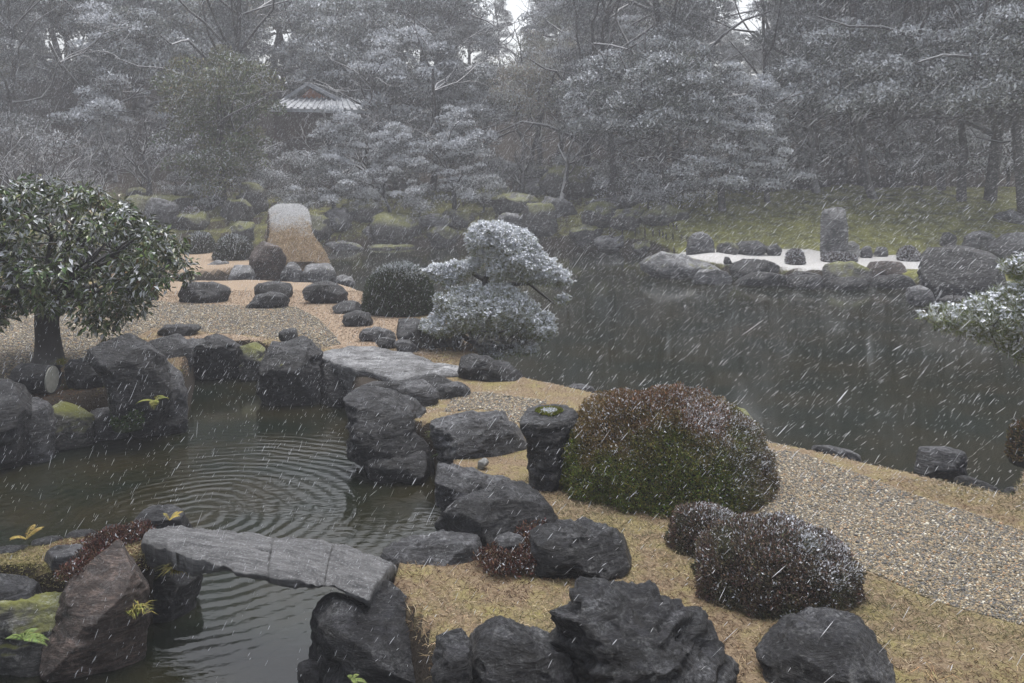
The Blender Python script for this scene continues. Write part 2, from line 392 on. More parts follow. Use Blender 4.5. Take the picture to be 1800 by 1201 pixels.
me = mesh_np('ground', np.stack([fl(GX), fl(GY), fl(GZ)], -1), [quads], True, attrs={
    'grass': fl(np.where(moss_bank > 0, .35, grass_a)), 'gravel': fl(np.clip(.5 + dG * 6, 0, 1)), 'moss': fl(moss_a), 'sand': fl(np.clip(.5 + sdf(SAND, GX, GY) * 3, 0, 1)),
    'orange': fl(np.clip(.5 + dO * 5, 0, 1))})
tag(link('ground', me, M['ground']), kind='structure')
me = mesh_np('water', [(-90, -12, 0), (90, -12, 0), (90, 60, 0), (-90, 60, 0)], [np.array([[0, 1, 2, 3]])])
tag(link('water', me, M['water'], loc=(0, 0, -.45)), kind='structure')

# ------------------------------------------------------------------ rock builders
_ico = {}
def ico(sub):
    if sub not in _ico:
        import bmesh
        bm = bmesh.new(); bmesh.ops.create_icosphere(bm, subdivisions=sub, radius=1)
        v_ = np.array([x.co[:] for x in bm.verts]); f_ = np.array([[q.index for q in x.verts] for x in bm.faces]); bm.free()
        v_ /= np.linalg.norm(v_, axis=1)[:, None]
        _ico[sub] = (v_, f_)
    return _ico[sub]
def ray_poly(poly, c, th):
    """distance from c to the outline along the angles th (y up)"""
    out = np.zeros(len(th)); n = len(poly)
    for i in range(n):
        a = poly[i] - c; b_ = poly[(i + 1) % n] - c; e_ = b_ - a
        dx, dy = np.cos(th), np.sin(th)
        den = dx * e_[1] - dy * e_[0]; den = np.where(np.abs(den) < 1e-12, 1e-12, den)
        t = (a[0] * e_[1] - a[1] * e_[0]) / den; u = (a[0] * dy - a[1] * dx) / den
        ok = (t > 0) & (u >= -1e-6) & (u <= 1 + 1e-6); out = np.where(ok & (t > out), t, out)
    return out
_rk = [0]
def rock(poly, label, z=0.0, thick=.8, flat=.6, mat='rock_dark', sub=5, rough=.10, base=None, group=None, name='rock', cat='rock', strata=0.0, nplanes=16, tilt=(0, 0), back=None, cuts=14):
    """an outline seen from the garden front, standing on level z; given its own depth, faceted and weathered"""
    _rk[0] += 1; s = _rk[0]; rg = np.random.default_rng(100 + s)
    poly = np.array(poly, float); yb = base or poly[:, 1].max()
    Yf = F * (CAMH - z) / (yb - HZ)
    wpx = np.ptp(poly[:, 0]); hpx = np.ptp(poly[:, 1])
    half = .5 * thick * wpx / F * Yf
    Yc = Yf + (.62 * half if back is None else back)
    poly[:, 1] += np.where(poly[:, 1] > poly[:, 1].min() + .6 * hpx, .13 * hpx, 0)
    cpx = np.array([(poly[:, 0].min() + poly[:, 0].max()) / 2, (poly[:, 1].min() + poly[:, 1].max()) / 2])
    C = P(cpx[0], cpx[1], Yc); camp = np.array([0, 0, CAMH])
    vd = (C - camp); vd /= np.linalg.norm(vd)
    r = np.cross(vd, [0, 0, 1]); r /= np.linalg.norm(r); u = np.cross(r, vd)
    # outline in the local frame
    loc = []
    for x, y in poly:
        ray = P(x, y, 1.0) - camp; t = np.dot(C - camp, vd) / np.dot(ray, vd); q = camp + ray * t - C
        loc.append((np.dot(q, r), np.dot(q, u)))
    loc = np.array(loc); c0 = loc.mean(0) * 0
    V, Fc = ico(sub)
    # facets
    N = rg.normal(size=(nplanes, 3)); N /= np.linalg.norm(N, axis=1)[:, None]
    D = rg.uniform(.62, .98, nplanes)
    up = np.array([tilt[0], tilt[1], 1.0]); up /= np.linalg.norm(up)
    upl = np.array([np.dot(up, r), np.dot(up, u), np.dot(up, vd)])
    N = np.vstack([N, upl]); D = np.append(D, flat)
    dots = V @ N.T
    rr = np.where(dots > 1e-3, D / np.maximum(dots, 1e-3), 1e3)
    kk = 30.0
    rad = -np.log(np.sum(np.exp(-kk * np.minimum(rr, 3)), 1) + np.exp(-kk * 1.12)) / kk
    p = V * rad[:, None]
    th = np.arctan2(p[:, 1], p[:, 0]); nb = {3: 20, 4: 36, 5: 60, 6: 72}[sub]
    bi = ((th + np.pi) / (2 * np.pi) * nb).astype(int) % nb
    ext = np.zeros(nb); np.maximum.at(ext, bi, np.hypot(p[:, 0], p[:, 1]))
    ext = np.maximum(ext, .5 * np.median(ext)); ctr = (np.arange(nb) + .5) / nb * 2 * np.pi - np.pi
    R = ray_poly(loc, c0, ctr); R = np.where(R < 1e-4, np.median(R), R)
    ratio = R / ext; ratio = (np.roll(ratio, 1) * .2 + ratio * .6 + np.roll(ratio, -1) * .2)
    x_ = (th + np.pi) / (2 * np.pi) * nb - .5; i0 = np.floor(x_).astype(int); f_ = x_ - i0
    sc_ = ratio[i0 % nb] * (1 - f_) + ratio[(i0 + 1) % nb] * f_
    # blend to mean scale near the view axis so that the sides do not pinch
    s2 = np.clip(np.hypot(V[:, 0], V[:, 1]) * 1.4, 0, 1); sc_ = ratio.mean() * (1 - s2) + sc_ * s2
    p = np.stack([p[:, 0] * sc_, p[:, 1] * sc_, p[:, 2] * half / .9], 1)
    W = C + p[:, :1] * r + p[:, 1:2] * u + p[:, 2:3] * vd
    size = math.sqrt(np.ptp(loc[:, 0]) * np.ptp(loc[:, 1])) * .5
    nd = V[:, :1] * r + V[:, 1:2] * u + V[:, 2:3] * vd
    q = W / size + s * 3.7
    a_ = rg.uniform(-.5, .5, 3)
    qs = q.copy(); qs[:, 2] = qs[:, 2] * 3.2 + qs[:, 0] * a_[0] * 2 + qs[:, 1] * a_[1] * 2
    d = rough * .9 * ridged(q * 1.3, 5, s) + rough * (.9 + strata) * ridged(qs * 1.2, 4, s + 40) + rough * .5 * fbm(q * 5, 4, s + 9)
    # ledges
    if strata > 0:
        lv = (qs[:, 2] * 1.1 + .5 * fbm(q * 1.5, 3, s)) ; d = d + strata * .06 * (np.abs((lv % 1) - .5) * 4 - 1)
    W = W + nd * (d * size)[:, None]
    # cleavage faces: planes that slice the lump flat
    Wl = W - C
    for k_ in range(cuts):
        n_ = rg.normal(size=3) * .75 - 1.0 * vd + [0, 0, .35]; n_ /= np.linalg.norm(n_)
        dt = Wl @ n_; D_ = dt.max() * rg.uniform(.76, .93); Wl = Wl - n_ * (np.maximum(0, dt - D_) * .93)[:, None]
    q2 = Wl / size + s * 3.7
    d2 = .030 * ridged(q2 * 3.2, 4, s + 70) + .014 * fbm(q2 * 12, 3, s + 80)
    W = C + Wl + nd * (d2 * size)[:, None]
    O = np.array([C[0], Yc, z]);
    me = mesh_np(name, W - O, [Fc], False)
    me.polygons.foreach_set('use_smooth', np.ones(len(me.polygons), bool))
    o = link(name, me, M[mat], loc=O)
    return tag(o, label, cat, group)

def block(top, label, zt, zb, mat='rock_dark', taper=.06, rough=.035, edge_r=.12, name='rock', cat='rock', group=None, nth=120, topslope=None, parent=None, waist=0, sub_label=None, world=None):
    """a stone with a flat top: the outline of its top on level zt, sides going down to zb"""
    _rk[0] += 1; s = _rk[0]
    T = np.array(world if world is not None else [G(x, y, zt)[:2] for x, y in top])
    c = (T.min(0) + T.max(0)) / 2
    th = np.linspace(-np.pi, np.pi, nth, endpoint=False)
    R = ray_poly(T, c, th); R = (np.roll(R, 1) + 2 * R + np.roll(R, -1)) / 4
    size = R.mean(); rings_ = []
    H = zt - zb
    ntop = 14; nside = 26
    lev = [(f_, 0.0, True) for f_ in np.linspace(.06, .93, ntop)]
    lev += [(.975, -.25 * edge_r * size, True), (1.0, -.8 * edge_r * size, True)]
    for t in np.linspace(0, 1, nside)[1:]:
        w_ = 1 + taper * t - waist * math.sin(min(1, t * 1.5) * math.pi / 2)
        lev.append((w_, -.8 * edge_r * size - t * (H - .8 * edge_r * size), False))
    V = []
    for f_, dz, _ in lev:
        V.append(np.stack([c[0] + np.cos(th) * R * f_, c[1] + np.sin(th) * R * f_, np.full(nth, zt + dz)], 1))
    V = np.concatenate(V)
    V = np.vstack([V, [[c[0], c[1], zt]]])
    q = V / size + s * 5.1; qs = q * [1, 1, 3.0]
    n_side = np.stack([V[:, 0] - c[0], V[:, 1] - c[1], np.zeros(len(V))], 1); n_side /= np.linalg.norm(n_side, axis=1)[:, None] + 1e-9
    k = np.repeat([0 if l[2] and i < ntop else 1 for i, l in enumerate(lev)], nth); k = np.append(k, 0)
    d = rough * size * (1.4 * ridged(q * 1.1, 5, s) + 1.3 * ridged(qs, 4, s + 3) + .7 * fbm(q * 5, 4, s + 5))
    V = V + n_side * (d * k * 1.6)[:, None]; V[:, 2] += d * .55
    if topslope is not None: V[:, 2] += (V[:, 0] - c[0]) * topslope[0] + (V[:, 1] - c[1]) * topslope[1]
    nl = len(lev); ii = np.arange(nl * nth).reshape(nl, nth)
    a_ = ii[:-1]; b_ = ii[1:]; q4 = np.stack([a_, np.roll(a_, -1, 1), np.roll(b_, -1, 1), b_], -1).reshape(-1, 4)[:, ::-1]
    cc = nl * nth; t3 = np.stack([np.full(nth, cc), ii[0], np.roll(ii[0], -1)], 1)
    O = np.array([c[0], c[1], zb if zb > -.44 else zb])
    me = mesh_np(name, V - O, [q4, t3], True)
    o = link(name, me, M[mat], parent, loc=O)
    if parent is None: tag(o, label, cat, group)
    return o

W_ = -.45
exec_rocks = True
# ---- near rocks, bottom of the picture
rock([(555, 1100), (562, 1070), (580, 1052), (612, 1046), (640, 1052), (660, 1038), (695, 1040), (722, 1062), (745, 1095), (762, 1140), (768, 1215), (556, 1215)],
     'biggest black boulder at the near end of the stone plank bridge', z=W_, base=1225, thick=.9, flat=.75, sub=6, strata=.3)
rock([(524, 1168), (545, 1154), (566, 1162), (572, 1215), (526, 1215)], 'small dark rock in the water left of the biggest near boulder', z=W_, base=1225, thick=.9)
rock([(768, 1105), (795, 1086), (812, 1108), (830, 1142), (830, 1230), (762, 1230)], 'narrow dark upright rock squeezed beside the biggest near boulder', z=0, base=1235, thick=.8, flat=.7)
rock([(830, 1128), (842, 1105), (882, 1092), (925, 1100), (965, 1122), (1004, 1160), (1018, 1235), (820, 1235)], 'black rock with a sloping split top at the bottom edge', z=0, base=1240, flat=.5, strata=.6, sub=6, tilt=(.35, 0))
rock([(983, 1092), (1010, 1080), (1024, 1050), (1040, 1034), (1085, 1040), (1140, 1046), (1180, 1066), (1222, 1080), (1246, 1102), (1240, 1128), (1272, 1152), (1302, 1190), (1300, 1240), (1020, 1240), (990, 1160)],
     'large black ledged rock with a slanting flat cap, in the front dry grass', z=0, base=1245, thick=.7, flat=.42, strata=1.0, sub=6, tilt=(.2, -.15), rough=.10, cuts=6)
rock([(1342, 1150), (1358, 1118), (1372, 1088), (1400, 1074), (1455, 1076), (1512, 1092), (1545, 1125), (1562, 1165), (1580, 1215), (1350, 1205)],
     'black flat topped rock alone in the dry grass near the bottom right', z=0, base=1215, thick=.8, flat=.45, strata=.6, sub=6)
# ---- rocks round the far end of the plank bridge
rock([(943, 940), (960, 926), (990, 921), (1042, 924), (1088, 930), (1108, 955), (1113, 975), (1106, 1000), (1080, 1020), (1030, 1022), (965, 1008), (946, 985)],
     'dark blocky rock with level layers beside the red leaved clump', z=-.02, thick=.7, flat=.5, strata=1.2, sub=6, tilt=(0, -.1))
rock([(672, 980), (690, 958), (730, 943), (780, 937), (822, 938), (848, 962), (846, 988), (800, 1004), (745, 1016), (700, 1024), (676, 1010)],
     'low grey flat rock at the bridge end sloping to the water', z=-.12, thick=1.0, flat=.34, mat='rock_grey', sub=6, strata=.4, tilt=(-.1, .12))
rock([(862, 968), (868, 945), (890, 937), (918, 942), (925, 965), (910, 985), (870, 985)], 'small grey stone tucked in the red leaved clump', z=-.02, mat='rock_grey', sub=4)
rock([(768, 918), (790, 895), (820, 880), (850, 862), (892, 852), (915, 856), (950, 872), (968, 893), (982, 925), (955, 950), (890, 962), (830, 965), (785, 945)],
     'domed dark boulder at the small pond edge below the forked ledge rock', z=-.05, base=962, thick=.9, flat=.62, strata=.4, sub=6)
rock([(760, 815), (775, 808), (800, 816), (840, 832), (880, 840), (915, 850), (925, 866), (900, 885), (860, 900), (820, 925), (785, 922), (774, 880), (768, 850)],
     'long dark ledge rock with a pale forked tip jutting over the small pond', z=-.08, base=915, thick=.7, flat=.40, strata=.8, sub=6, tilt=(.1, .1), mat='rock_grey')
rock([(838, 814), (848, 804), (862, 808), (852, 820), (840, 824)], 'tiny pale stone on the grass left of the post stone', z=0, mat='rock_pale', sub=3)
# ---- post stone
post_stone = rock([(914, 735), (918, 715), (935, 705), (965, 699), (990, 703), (1008, 720), (1019, 742), (1006, 758), (996, 775), (988, 815), (980, 852), (955, 860), (935, 850), (929, 815), (928, 775), (917, 758)],
     'tall black post stone with a moss capped flat top beside the big mound', z=0, thick=.95, flat=.66, sub=6, rough=.05, strata=.2, name='standing_stone', cuts=3)
# ---- middle group
rock([(764, 745), (780, 730), (800, 722), (818, 717), (845, 728), (872, 727), (900, 742), (922, 752), (928, 795), (885, 802), (850, 815), (815, 822), (778, 800), (765, 775)],
     'broad rough rock left of the post stone with snow dusted top', z=-.12, thick=.75, flat=.5, mat='rock_grey', strata=.4, sub=6)
rock([(602, 690), (640, 681), (668, 680), (700, 689), (735, 712), (752, 750), (768, 790), (765, 835), (715, 838), (660, 815), (622, 775), (616, 730)],
     'large lichen streaked rock standing in the small pond, flat pointed top', z=W_, thick=.9, flat=.55, strata=.4, sub=6)
rock([(696, 680), (720, 671), (747, 668), (765, 682), (772, 700), (757, 722), (730, 716), (705, 696)], 'small pale topped rock behind the lichen streaked rock', z=-.05, mat='rock_grey', flat=.45)
rock([(762, 684), (780, 675), (805, 671), (826, 684), (822, 696), (790, 700), (768, 698)], 'low grey stone on the middle gravel path, by the slab end', z=0, mat='rock_grey', flat=.4)
rock([(640, 800), (690, 790), (740, 795), (762, 815), (755, 845), (700, 850), (650, 835)], 'wet dark foot rock low in the small pond', z=W_, thick=.8, flat=.4, sub=5)
rock([(798, 622), (822, 620), (852, 630), (898, 640), (915, 655), (920, 668), (940, 680), (936, 692), (870, 686), (828, 676), (803, 655)],
     'long low wall rock under the snowy pine at the lake edge', z=W_ + .3, thick=.35, flat=.6, mat='rock_dark', sub=6)
rock([(988, 686), (1000, 678), (1020, 675), (1040, 680), (1052, 692), (1020, 697), (992, 694)], 'small flat snow dusted stone in the lake edge behind the post stone', z=W_ + .3, mat='rock_grey', flat=.4)
rock([(1058, 692), (1075, 685), (1100, 686), (1120, 694), (1100, 702), (1065, 700)], 'flat stone in the lake edge hidden behind the big mound top', z=W_ + .3, mat='rock_grey', flat=.4)
# ---- the broad slab and its wall
block([(556, 622), (590, 612), (655, 608), (720, 624), (808, 646), (802, 653), (735, 659), (705, 672), (655, 655), (600, 640)],
      'broad flat slab stone bridging to the middle path, snow dusted grey top', .055, -1.0, mat='slab', taper=-.02, rough=.045, edge_r=.08, name='slab_stone', cat='slab')
rock([(636, 668), (700, 674), (742, 662), (806, 654), (815, 668), (745, 694), (705, 705), (645, 706)], 'dark rubble rock face under the front edge of the broad slab', z=-.08, thick=.35, flat=.8, sub=5)
rock([(560, 640), (600, 640), (660, 665), (705, 680), (700, 700), (650, 705), (605, 712), (560, 706)], 'dark rock face under the broad slab, standing in the small pond', z=W_, thick=.8, flat=.7, sub=6)
rock([(457, 672), (458, 625), (466, 606), (480, 600), (500, 602), (530, 592), (548, 598), (560, 618), (564, 690), (545, 710), (505, 712), (470, 706)],
     'tall dark boulder with a small block on top, back of the small pond', z=W_, thick=.8, flat=.62, sub=6)
rock([(489, 588), (497, 579), (520, 578), (525, 590), (522, 604), (498, 606)], 'small square block sitting on the tall dark boulder', z=.17, base=606, thick=.8, flat=.55, sub=4)
rock([(422, 602), (440, 597), (466, 600), (468, 630), (462, 668), (425, 668)], 'narrow rock with a yellow moss streak between two dark boulders', z=W_, thick=.7, flat=.6, mat='rock_moss')
rock([(322, 606), (332, 593), (358, 597), (366, 586), (382, 583), (418, 588), (424, 602), (426, 645), (418, 668), (365, 668), (328, 662)],
     'dark blocky rock with a square crown behind the small pond', z=W_, thick=.7, flat=.6, sub=6)
rock([(260, 592), (284, 584), (318, 588), (333, 594), (338, 615), (330, 660), (300, 668), (280, 640), (264, 612)], 'rock with smooth grey shoulder right of the rounded boulder', z=W_, base=690, thick=.7, flat=.5, mat='rock_grey')
rock([(265, 580), (285, 571), (345, 571), (356, 575), (332, 588), (300, 592), (275, 588)], 'low flat dark stone lying on the court gravel', z=0, flat=.4, thick=.7)
rock([(148, 632), (160, 608), (175, 588), (200, 577), (222, 577), (250, 586), (275, 610), (292, 640), (300, 690), (285, 735), (235, 740), (200, 710), (185, 665)],
     'big rounded dark boulder right of the leafy tree', z=-.2, base=745, thick=.7, flat=.85, sub=6, rough=.06)
rock([(262, 640), (276, 622), (300, 640), (320, 655), (328, 690), (328, 745), (298, 762), (265, 750), (255, 700)], 'grey lobed rock leaning on the rounded boulder at the water', z=W_, thick=.8, flat=.7, mat='rock_grey', rough=.05)
rock([(114, 645), (122, 633), (150, 630), (193, 632), (196, 660), (188, 684), (150, 685), (120, 668)], 'flat topped bluish stone between the leafy tree and rounded boulder', z=0, thick=1.0, flat=.38, sub=5)
# ---- left bank
LB = [([(-60, 700), (-10, 672), (30, 668), (52, 684), (62, 720), (60, 790), (20, 818), (-60, 830)], 'big dark bank rock cut by the left picture edge', 'rock_dark'),
      ([(35, 705), (60, 688), (85, 700), (95, 740), (92, 795), (55, 812), (35, 800)], 'pale streaked bank rock below the sawn log', 'rock_grey'),
      ([(85, 722), (110, 705), (150, 712), (165, 740), (160, 775), (110, 790), (88, 785)], 'bank rock with moss spots, second right of the pale streaked one', 'rock_moss'),
      ([(152, 725), (185, 716), (215, 722), (228, 745), (222, 768), (175, 775), (152, 770)], 'low grey bank rock left of the small green bush', 'rock_grey'),
      ([(220, 735), (245, 722), (275, 725), (288, 745), (280, 765), (235, 768)], 'low dark bank rock directly under the small green bush', 'rock_dark'),
      ([(272, 715), (295, 705), (318, 715), (330, 735), (326, 755), (285, 764), (270, 745)], 'dark bank rock at the water under the green fern', 'rock_dark')]
for p_, l_, mt_ in LB: rock(p_, l_, z=W_, thick=.9, flat=.75, mat=mt_, sub=5)
# ---- bottom left
rock([(70, 1165), (80, 1095), (125, 1022), (175, 968), (212, 948), (240, 952), (258, 995), (256, 1060), (252, 1125), (234, 1160), (190, 1172), (120, 1174)],
     'big reddish brown rock under the left end of the plank bridge', z=W_, thick=.8, flat=.85, mat='rock_brown', sub=6, rough=.07)
rock([(-40, 1010), (0, 1000), (32, 1008), (62, 1022), (82, 1048), (78, 1085), (40, 1095), (-40, 1100)], 'dark block rock at the left edge with flat top', z=-.25, base=1105, thick=.9, flat=.5)
rock([(-40, 1060), (20, 1062), (80, 1050), (125, 1035), (150, 1080), (152, 1160), (90, 1182), (0, 1180), (-40, 1180)], 'mottled mossy rock behind the green fern at bottom left', z=W_, thick=.7, flat=.8, mat='rock_moss', sub=6)
rock([(78, 975), (95, 960), (140, 957), (165, 965), (160, 990), (110, 1000), (82, 996)], 'small flat grey stone on the left moss patch', z=-.02, thick=.9, flat=.4, mat='rock_grey', sub=4)
rock([(228, 925), (245, 902), (270, 892), (300, 889), (322, 900), (338, 925), (330, 940), (250, 945)], 'dark knobbly rock behind the left end of the plank bridge', z=W_ + .2, base=950, thick=.9, flat=.75)
rock([(240, 960), (300, 950), (345, 975), (350, 1020), (330, 1080), (290, 1110), (250, 1100)], 'dark shaded rock carrying the left end of the plank bridge', z=W_, base=1085, thick=1.0, flat=.55)
rock([(640, 1000), (690, 990), (720, 1010), (722, 1050), (680, 1065), (640, 1055)], 'dark rock carrying the right end of the plank bridge', z=-.3, base=1065, thick=1.0, flat=.5)
ez = [(-20, 972, 70), (50, 956, 64), (110, 944, 60), (168, 935, 56)]
for i_, (x_, y_, w__) in enumerate(ez):
    rock([(x_, y_ - 2), (x_ + w__ * .4, y_ - 12), (x_ + w__, y_ - 14), (x_ + w__ + 6, y_ - 2), (x_ + w__ * .6, y_ + 8), (x_ + 4, y_ + 12)],
         ['thin flat kerb stone at the pond side, nearest the left edge', 'thin flat kerb stone at the pond side by the yellow fern', 'thin flat kerb stone behind the small flat grey stone', 'thin flat kerb stone next to the red heather clump'][i_],
         z=-.06, thick=.5, flat=.4, sub=4, group='kerb stones along the left moss patch')

# ---- court stones
rock([(310, 515), (313, 503), (330, 496), (365, 498), (396, 494), (404, 510), (400, 525), (380, 531), (335, 532), (318, 527)], 'wide dark stone at the court rim, largest of that row', z=0, flat=.5, thick=.7)
rock([(238, 522), (248, 512), (274, 512), (279, 522), (275, 531), (245, 531)], 'small dark stone at the court rim beside the leafy tree', z=0, flat=.5, sub=4)
rock([(446, 512), (452, 498), (480, 495), (511, 496), (514, 510), (512, 525), (455, 525)], 'flat block stone behind the low rounded court stone', z=0, flat=.4, thick=.6, sub=4)
rock([(430, 538), (448, 524), (452, 518), (475, 513), (498, 518), (510, 528), (506, 538), (470, 543), (440, 543)], 'low rounded dark court stone in front of the flat block', z=0, flat=.6, sub=5)
rock([(531, 510), (538, 500), (560, 496), (602, 501), (612, 512), (608, 530), (590, 534), (555, 528), (535, 521)], 'plump dark stone on orange grass near the bare lake gap', z=0, flat=.55, thick=.7)
rock([(582, 540), (595, 531), (620, 529), (638, 535), (641, 547), (620, 552), (592, 549)], 'upper of two dark stones left of the round clipped bush', z=0, flat=.5, sub=4)
rock([(598, 567), (608, 552), (630, 546), (650, 551), (655, 565), (645, 575), (620, 573)], 'lower of two dark stones left of the round clipped bush', z=0, flat=.6, sub=4)
rock([(628, 590), (640, 578), (665, 575), (692, 585), (696, 597), (668, 602), (640, 598)], 'low flat grey stone on orange grass above the slab', z=0, flat=.4, mat='rock_grey')
rock([(660, 602), (668, 594), (690, 592), (697, 603), (696, 613), (672, 611)], 'small square stone at the back edge of the slab', z=0, flat=.5, mat='rock_grey', sub=4)
rock([(692, 606), (700, 597), (718, 597), (736, 612), (732, 622), (705, 618)], 'grey wedge stone between slab and pine', z=0, flat=.4, mat='rock_grey', sub=4)
rock([(688, 570), (700, 562), (735, 562), (760, 580), (800, 600), (805, 628), (770, 632), (735, 618), (700, 590)], 'dark bank rock in the shade beneath the snowy pine', z=-.15, flat=.6)

# ---- around the arched bridge
rock([(436, 480), (440, 450), (450, 430), (462, 416), (478, 424), (494, 438), (502, 455), (502, 480), (490, 497), (455, 498)], 'tall pointed brown rock in front of the arched bridge', z=-.3, base=500, thick=.6, flat=.95, mat='rock_brown', sub=5, rough=.05)
MB_ = [([(400, 480), (410, 466), (440, 468), (450, 490), (445, 515), (405, 518)], 'dark shore rock left of the tall pointed rock', 'rock_far'),
       ([(495, 480), (500, 463), (525, 461), (532, 480), (530, 510), (500, 512)], 'square grey shore rock right of the tall pointed rock', 'rock_far'),
       ([(530, 485), (540, 464), (560, 466), (582, 462), (590, 485), (580, 512), (535, 512)], 'wide grey shore rock below the bridge foot', 'rock_far'),
       ([(355, 470), (375, 458), (402, 462), (408, 480), (400, 500), (360, 500)], 'dark shore rock under the clipped bushes', 'rock_far'),
       ([(310, 470), (330, 462), (352, 466), (358, 482), (350, 498), (315, 498)], 'low shore rock at left of the bridge island', 'rock_far'),
       ([(585, 492), (600, 484), (620, 488), (625, 500), (590, 502)], 'half sunk rock in the lake right of the bridge foot', 'rock_far')]
for p_, l_, mt_ in MB_: rock(p_, l_, z=W_, thick=.8, flat=.65, mat=mt_, sub=4)

# ---- white strand and right shore
RS = [([(1380, 498), (1390, 486), (1418, 484), (1450, 488), (1455, 505), (1400, 508)], 'dark low rock in the water between two strand rocks', 'rock_dark', W_),
      ([(1210, 490), (1225, 476), (1262, 474), (1290, 484), (1288, 498), (1225, 500)], 'low dark rock at the water under the long shore rock', 'rock_far', W_),
      ([(1280, 496), (1300, 482), (1345, 480), (1390, 486), (1392, 502), (1300, 504)], 'dark rubble edge below the long low strand rock', 'rock_dark', W_),
      ([(1520, 500), (1540, 486), (1580, 484), (1612, 490), (1615, 506), (1540, 508)], 'dark rubble edge at the right strand shore', 'rock_dark', W_),
      ([(1440, 504), (1460, 490), (1500, 488), (1530, 494), (1530, 508), (1460, 510)], 'dark rubble edge at the middle strand shore', 'rock_dark', W_),
      ([(1205, 440), (1210, 418), (1228, 408), (1245, 414), (1254, 430), (1254, 447), (1210, 448)], 'round shouldered dark boulder at the left end of the white strand', 'rock_far', -.1),
      ([(1256, 440), (1265, 428), (1285, 424), (1300, 432), (1300, 448), (1260, 448)], 'low mossy rock next to the round shouldered boulder', 'rock_moss', -.1),
      ([(1282, 436), (1300, 426), (1330, 424), (1350, 434), (1345, 445), (1290, 446)], 'snow dusted hump rock behind the white strand', 'rock_grey', -.1),
      ([(1345, 434), (1365, 428), (1375, 438), (1372, 446), (1350, 446)], 'little snow dusted rock behind the strand', 'rock_grey', -.1),
      ([(1270, 462), (1274, 452), (1282, 452), (1287, 463)], 'tiny dark pointed stone on the white strand', 'rock_dark', -.14),
      ([(1276, 475), (1288, 460), (1320, 457), (1360, 460), (1386, 470), (1380, 488), (1330, 490), (1285, 488)], 'long low dark rock along the strand water edge', 'rock_dark', W_),
      ([(1120, 470), (1130, 455), (1165, 445), (1195, 448), (1225, 458), (1250, 468), (1282, 472), (1285, 490), (1220, 486), (1150, 482)], 'long dark shore rock running out left of the strand', 'rock_far', W_),
      ([(1438, 475), (1450, 460), (1475, 462), (1500, 460), (1525, 470), (1535, 497), (1500, 502), (1445, 500)], 'mossy dark rock at the middle of the strand shore', 'rock_moss', W_),
      ([(1522, 480), (1528, 462), (1550, 458), (1580, 462), (1596, 478), (1590, 495), (1530, 497)], 'brownish rock with flat back at the right strand shore', 'rock_brown', W_),
      ([(1383, 485), (1400, 478), (1440, 478), (1446, 495), (1420, 502), (1385, 500)], 'low dark rock below the pale sand tongue', 'rock_dark', W_),
      ([(1446, 425), (1456, 412), (1478, 410), (1484, 430), (1482, 446), (1448, 444)], 'squat rock at the left foot of the upright pale stone', 'rock_far', -.1),
      ([(1481, 448), (1484, 428), (1500, 424), (1511, 432), (1512, 450)], 'pale block rock at the right foot of the upright stone', 'rock_pale', -.1),
      ([(1511, 450), (1515, 434), (1530, 432), (1535, 450)], 'grey rock beside the pale block rock', 'rock_far', -.1),
      ([(1534, 448), (1542, 434), (1562, 435), (1562, 448)], 'flat grey rock, last of the row right of the upright stone', 'rock_far', -.1),
      ([(1620, 505), (1621, 470), (1628, 448), (1645, 437), (1700, 436), (1738, 440), (1757, 456), (1765, 490), (1762, 518), (1740, 530), (1700, 535), (1640, 535)],
       'huge squarish dark boulder at the right lake shore', 'rock_dark', W_),
      ([(1590, 520), (1596, 505), (1620, 503), (1640, 515), (1645, 535), (1605, 538)], 'smaller rock in the lake left of the huge boulder', 'rock_far', W_),
      ([(1645, 530), (1665, 520), (1700, 522), (1705, 540), (1660, 545)], 'low wet rock in the lake in front of the huge boulder', 'rock_dark', W_),
      ([(1652, 425), (1658, 410), (1670, 408), (1682, 418), (1678, 432), (1658, 432)], 'small dark boulder on the green bank', 'rock_dark', .05),
      ([(1690, 430), (1700, 412), (1725, 406), (1748, 415), (1745, 438), (1700, 440)], 'grey boulder on the green bank above the huge one', 'rock_far', .0),
      ([(1728, 440), (1738, 422), (1770, 412), (1800, 410), (1830, 425), (1830, 450), (1750, 455)], 'snow dusted long boulder on the green bank at the right edge', 'rock_grey', -.05),
      ([(1736, 395), (1748, 378), (1780, 370), (1815, 378), (1815, 402), (1750, 405)], 'uppermost grey boulder on the green bank', 'rock_far', .35)]
for p_, l_, mt_, z_ in RS: rock(p_, l_, z=z_, thick=.7, flat=.65, mat=mt_, sub=5 if 'huge' in l_ else 4)
rock([(1442, 445), (1443, 385), (1446, 366), (1466, 359), (1488, 361), (1491, 400), (1490, 445)], 'upright pale rectangular stone standing on the green bank', z=.1, base=440, thick=.5, flat=.85, mat='rock_mid', sub=5, rough=.03, name='standing_stone')
